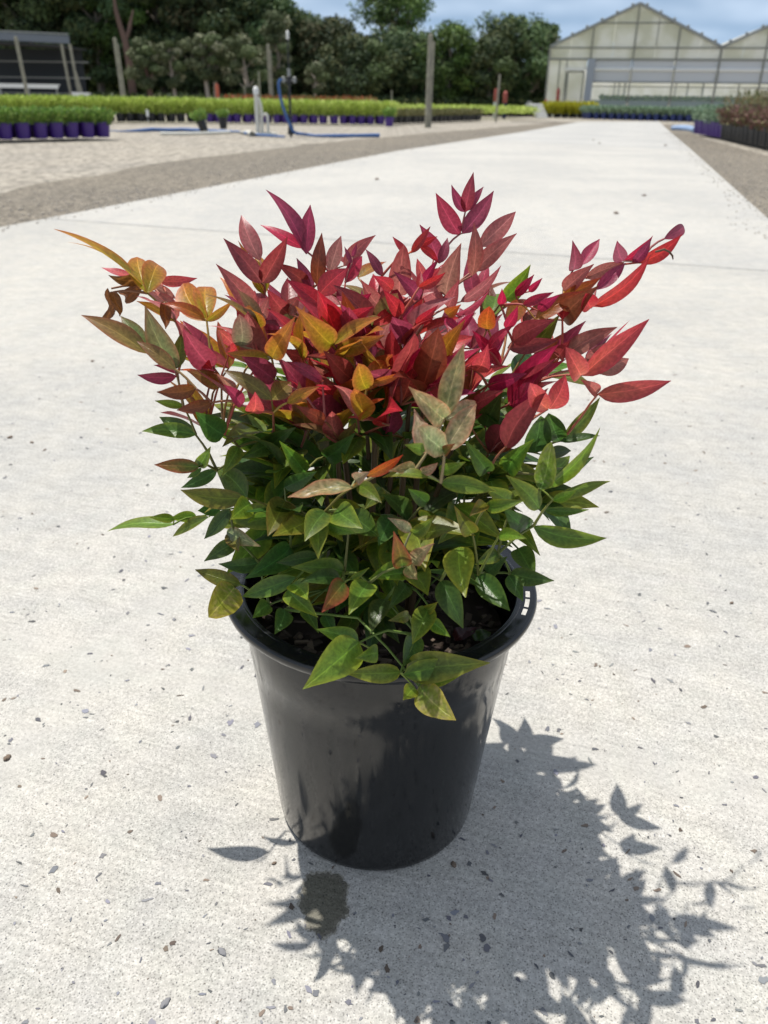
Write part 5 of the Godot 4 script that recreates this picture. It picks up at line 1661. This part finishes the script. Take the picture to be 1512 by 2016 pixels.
	part(o, "drop_sheet", b.mesh(), M.grey_sheet)
	# side wall, back wall and inside: posts, benches with plants
	b = MB.new()
	b.quad(Vector3(0, 0, 0), Vector3(0, 0, -deep), Vector3(0, G, -deep), Vector3(0, G, 0), Vector3.LEFT)
	part(o, "side_wall", b.mesh(), M.poly)
	b = MB.new()
	b.quad(Vector3(0, 0, -deep), Vector3(bay * 2, 0, -deep), Vector3(bay * 2, G, -deep), Vector3(0, G, -deep), Vector3.BACK)
	part(o, "back_wall", b.mesh(), M.poly)
	b = MB.new()
	b.quad(Vector3(bay * 2, 0, 0), Vector3(bay * 2, 0, -deep), Vector3(bay * 2, G, -deep), Vector3(bay * 2, G, 0), Vector3.RIGHT)
	part(o, "side_wall", b.mesh(), M.poly)
	for r in 3:
		for k in 5:
			b = MB.new()
			b.beam(Vector3(bay * k * 0.5 + 0.01, -0.1, -5.0 - 8.0 * r), Vector3(bay * k * 0.5 + 0.01, G, -5.0 - 8.0 * r), 0.10, 0.10, Vector3.RIGHT)
			part(o, "inner_post", b.mesh(), M.steel)
	for r in 3:
		b = MB.new()
		b.beam(Vector3(3.2, 0.85, -2.5 - 5.0 * r), Vector3(bay * 2 - 0.5, 0.85, -2.5 - 5.0 * r), 0.06, 1.8, Vector3.UP)
		for k in 8: b.beam(Vector3(3.4 + k * 2.3, 0, -2.5 - 5.0 * r), Vector3(3.4 + k * 2.3, 0.82, -2.5 - 5.0 * r), 0.06, 0.06, Vector3.RIGHT)
		var be := single("growing_bench", b.mesh(), M.steel)
		be.position = corner
		be.rotation.y = -0.2
		tag(be, ["front", "middle", "back"][r] + " growing bench inside the greenhouse", "bench", "benches inside the greenhouse")
	mass("bench_plants", "green plants on the benches inside the greenhouse", "foliage", corner + Vector3(3.9, 0, -2.6), Vector3(16.2, 0, 3.2), Vector3(0.2, 0, -1.3), 5200, 0.30, 0.86, 0.14, [Color(0.12, 0.22, 0.04), Color(0.18, 0.28, 0.05), Color(0.10, 0.15, 0.04)])
	mass("bench_plants", "darker plants on the rear benches inside the greenhouse", "foliage", corner + Vector3(5.0, 0, -7.4), Vector3(16.0, 0, 3.2), Vector3(0.2, 0, -1.5), 4200, 0.30, 0.86, 0.14, LEAFY)

# ---------------------------------------------------------------- trees
func tree(called: String, label: String, px: float, dist: float, top_y: float, radius: float, low: float, cols: Array, bark: Material, opts := {}) -> void:
	var foot := far_at(px, dist)
	var h: float = at(px, top_y, dist).y
	var group: String = opts.get("group", "")
	var o := thing(called, label, "tree", foot, 0.0, group)
	var open: bool = opts.get("open", false)
	var n: int = opts.get("leaves", 3400)
	var leaf: float = opts.get("leaf", 0.30)
	var tb := MB.new()
	var lean: float = opts.get("lean", rng.randf_range(-0.06, 0.06))
	var tr: float = opts.get("trunk", radius * 0.055 + 0.05)
	var crown_y := h * low
	var tops := Vector3(lean * h, h * 0.86, 0)
	var mid := Vector3(lean * h * 0.35 + rng.randf_range(-0.1, 0.1), h * 0.42, 0)
	tb.tube([Vector3(0, -0.2, 0), mid * 0.5, mid, mid.lerp(tops, 0.5), tops], [tr * 1.15, tr, tr * 0.85, tr * 0.55, tr * 0.2], 9)
	var lobes := []
	var count: int = opts.get("lobes", 13)
	for i in count:
		var f := (i + 0.5) / count
		var y := lerpf(crown_y + radius * 0.22, h - radius * 0.20, pow(f, 0.8))
		var env := sin(PI * clampf(0.16 + 0.72 * f, 0, 1))
		var a := i * 2.4 + rng.randf() * 0.6
		var rr := radius * env * rng.randf_range(0.35, 1.0) * (1.0 if i < count - 1 else 0.2)
		var c := Vector3(sin(a) * rr, y, cos(a) * rr) + Vector3(lean * y, 0, 0)
		var s := radius * rng.randf_range(0.20, 0.50) * (0.8 if open else 1.0)
		lobes.append([c, s])
		var join := Vector3(lean * y * 0.7, maxf(h * 0.2, y - radius * rng.randf_range(0.4, 0.9)), 0)
		tb.tube([join, join.lerp(c, 0.5) + Vector3.UP * 0.1, c], [tr * 0.40, tr * 0.28, tr * 0.12], 6, false)
	part(o, "trunk", tb.mesh(), bark)
	var b := MB.new()
	for i in int(n * 2.4):
		var lb: Array = lobes[i % lobes.size()]
		var dir := Vector3(rng.randfn(), rng.randfn() * 0.9, rng.randfn()).normalized()
		var q := pow(rng.randf(), 0.42) * (rng.randf_range(0.85, 1.12) if rng.randf() < 0.8 else rng.randf_range(0.9, 1.28))
		var s: float = lb[1]
		var p: Vector3 = lb[0] + dir * s * q * Vector3(1.25, 0.78, 1.25)
		if p.y < 0.15: continue
		var nn := (dir + Vector3(rng.randfn(), rng.randfn() + 0.4, rng.randfn()) * 0.75).normalized()
		var u := nn.cross(Vector3(rng.randfn(), rng.randfn(), rng.randfn())).normalized()
		var w := nn.cross(u)
		var l := leaf * 0.55 * rng.randf_range(0.55, 1.3)
		var c: Color = cols[(i % lobes.size() * 7 + (rng.randi() % 2)) % cols.size()]
		b.col = c * (0.72 + 0.6 * fposmod(float(i % lobes.size()) * 0.618, 1.0)) * rng.randf_range(0.9, 1.1)
		var k := b.v.size()
		b.vert(p - u * l, nn); b.vert(p + w * l * 0.45, nn); b.vert(p + u * l, nn); b.vert(p - w * l * 0.45, nn)
		b.face(k, k + 1, k + 2); b.face(k, k + 2, k + 3)
	part(o, "crown", b.mesh(), M.tree_leaf)

func build_trees() -> void:
	var dk := [Color(0.066, 0.112, 0.046), Color(0.088, 0.135, 0.048), Color(0.054, 0.092, 0.044), Color(0.115, 0.145, 0.052)]
	var ol := [Color(0.080, 0.115, 0.040), Color(0.065, 0.092, 0.036), Color(0.115, 0.130, 0.050), Color(0.055, 0.085, 0.04)]
	var br := [Color(0.085, 0.090, 0.036), Color(0.062, 0.085, 0.034), Color(0.110, 0.098, 0.044), Color(0.05, 0.075, 0.033)]
	var gr := [Color(0.090, 0.150, 0.032), Color(0.115, 0.180, 0.036), Color(0.065, 0.115, 0.032)]
	var pale := [Color(0.13, 0.155, 0.075), Color(0.10, 0.13, 0.055), Color(0.085, 0.11, 0.045), Color(0.30, 0.30, 0.20), Color(0.17, 0.19, 0.10)]
	# five small trees with pale trunks before the forest
	tree("small_tree", "small tree with a rust stained trunk, leftmost of the pale-trunked trees", 297, 50, 74, 0.95, 0.28, pale, M.bark_rust, {"leaves": 2200, "leaf": 0.19, "trunk": 0.14, "lobes": 11})
	tree("small_tree", "slim small tree between the rust stained trunk and the twin trunks", 348, 50, 76, 0.72, 0.30, pale, M.bark_pale, {"leaves": 1700, "leaf": 0.18, "trunk": 0.10, "lobes": 9})
	tree("small_tree", "small tree with a leaning pale trunk, one of the twin trunks", 412, 50, 62, 1.0, 0.38, pale, M.bark_pale, {"leaves": 2000, "leaf": 0.19, "trunk": 0.12, "lean": -0.07, "lobes": 10})
	tree("small_tree", "small tree with a straight pale trunk, right of the leaning one", 424, 51, 60, 0.9, 0.36, pale, M.bark_pale, {"leaves": 1800, "leaf": 0.19, "trunk": 0.12, "lean": 0.01, "lobes": 10})
	tree("small_tree", "small rounded tree with whitish leaf tips left of the grey post", 488, 50, 66, 1.0, 0.16, pale, M.bark_pale, {"leaves": 2400, "leaf": 0.19, "trunk": 0.11, "lobes": 12})
	tree("blossom_tree", "tall narrow tree with pale blossom behind the sprinkler stand", 556, 54, 22, 1.15, 0.12, pale, M.bark, {"leaves": 3000, "leaf": 0.20, "trunk": 0.12, "lobes": 16})
	tree("small_tree", "low pale tufted tree right of the sprinkler stand", 622, 52, 118, 0.8, 0.3, pale, M.bark_pale, {"leaves": 900, "leaf": 0.17, "trunk": 0.07, "lobes": 7})
	# the tall forest at the left
	var g := "tall trees of the dark forest"
	var spec := [
		[-70, 60, -190, 3.2, "dark tall tree at the far left behind the shade house", dk], [10, 62, -170, 3.0, "dark tall tree directly above the shade house roof", dk], [78, 60, -150, 2.8, "olive tall tree above the right half of the shade house", ol],
		[140, 61, -170, 2.9, "brownish tall tree above the right end of the shade house", br], [200, 60, -150, 2.6, "dark tall tree between shade house and pale timber post", dk], [262, 61, -120, 2.6, "bright green tall tree behind the pale timber post", gr],
		[325, 62, -110, 2.7, "dark tall tree behind the rust stained trunk", dk], [385, 61, -90, 2.6, "olive tall tree behind the twin pale trunks", ol], [440, 62, -70, 2.6, "brown tinged tall tree left of the grey post", br],
		[500, 61, -60, 2.4, "dark tall tree behind the grey post", dk], [548, 63, -25, 1.9, "dark tall tree at the edge of the open sky", dk],
	]
	for s in spec:
		tree("forest_tree", s[4], s[0], s[1], s[2], s[3], 0.10, s[5], M.bark, {"group": g, "leaves": 6200, "leaf": 0.30, "lobes": 20, "trunk": 0.22})
	g = "back rank of the forest"
	for k in 15:
		tree("forest_tree", "dark crown in the back rank of the forest behind the nearer trees", -110 + k * 47, 70 + (k % 3) * 2, -150 + k * 6 + (k * 37 % 40) if k < 14 else 30, 3.2, 0.02, dk if k % 3 else ol, M.bark, {"group": g, "leaves": 3800, "leaf": 0.40, "lobes": 15})
	# rust coloured bare trunk climbing through the forest
	var b := MB.new()
	var pts := []
	for q in [[262, 190], [254, 120], [246, 80], [236, 50], [228, 20], [222, -20]]: pts.append(at(q[0], q[1], 57.0))
	b.tube(pts, [0.26, 0.22, 0.19, 0.15, 0.12, 0.06], 9)
	var p2 := [at(247, 82, 57.0), at(256, 50, 57.2), at(262, 20, 57.4)]
	b.tube(p2, [0.12, 0.10, 0.05], 7)
	tag(single("dead_tree", b.mesh(), M.bark_rust), "bare rusty forked trunk rising through the forest above the pale post", "tree")
	# trees in the middle, below open sky
	tree("round_tree", "round brown topped tree under the open sky right of the sprinkler", 654, 62, 26, 2.5, 0.05, br, M.bark, {"leaves": 4600, "leaf": 0.26, "lobes": 18})
	tree("round_tree", "dark green tree filling the gap left of the brown topped tree", 606, 64, 24, 2.2, 0.05, dk, M.bark, {"leaves": 4200, "leaf": 0.26, "lobes": 18})
	tree("round_tree", "grey olive bushy tree in the middle of the treeline", 700, 58, 62, 2.4, 0.02, ol, M.bark, {"leaves": 4600, "leaf": 0.24, "lobes": 20})
	tree("gum_tree", "tall airy gum tree with sky showing between its limbs", 776, 66, -40, 3.3, 0.56, gr, M.bark_pale, {"leaves": 2600, "leaf": 0.24, "lobes": 20, "open": true, "trunk": 0.22})
	tree("round_tree", "dark green tree beneath the airy gum, left of the tall post", 752, 63, 52, 2.2, 0.02, dk, M.bark, {"leaves": 4200, "leaf": 0.26, "lobes": 18})
	tree("round_tree", "dark green tree directly behind the tall timber post", 812, 60, 58, 2.1, 0.02, dk, M.bark, {"leaves": 4200, "leaf": 0.25, "lobes": 18})
	tree("round_tree", "bright tipped tree with a visible grey trunk right of the post", 882, 59, 40, 1.9, 0.08, gr, M.bark_pale, {"leaves": 4000, "leaf": 0.23, "lobes": 18, "lean": 0.0, "trunk": 0.14})
	tree("round_tree", "low dark tree in the dip of the treeline", 925, 60, 80, 2.0, 0.02, dk, M.bark, {"leaves": 4000, "leaf": 0.25, "lobes": 18})
	tree("round_tree", "large dark round tree left of the greenhouse", 1000, 60, 26, 2.7, 0.04, dk, M.bark, {"leaves": 6000, "leaf": 0.25, "lobes": 22})
	tree("round_tree", "dark tree with a flat crown touching the greenhouse corner", 1052, 63, 34, 1.9, 0.04, dk, M.bark_pale, {"leaves": 4200, "leaf": 0.25, "lobes": 18, "trunk": 0.30, "lean": 0.0})
	tree("round_tree", "olive tinted tree in front of the large dark round tree", 962, 58, 62, 1.8, 0.02, ol, M.bark, {"leaves": 3600, "leaf": 0.23, "lobes": 16})
	tree("dead_tip_tree", "dark spiky treetop showing behind the second greenhouse gable", 1478, 92, 50, 0.8, 0.7, dk, M.bark, {"leaves": 700, "leaf": 0.22, "lobes": 7})
	mass("undergrowth", "dark undergrowth along the foot of the forest", "undergrowth", far_at(-150, 66), far_at(1100, 66) - far_at(-150, 66), Vector3(0, 0, -5), 16000, 3.4, 0.0, 0.55, dk, 0.3)
	mass("undergrowth", "low scrub under the nearer trees at the forest edge", "undergrowth", far_at(150, 55), far_at(1085, 58) - far_at(150, 55), Vector3(0, 0, -3), 9000, 0.9, 0.0, 0.30, ol, 0.3)
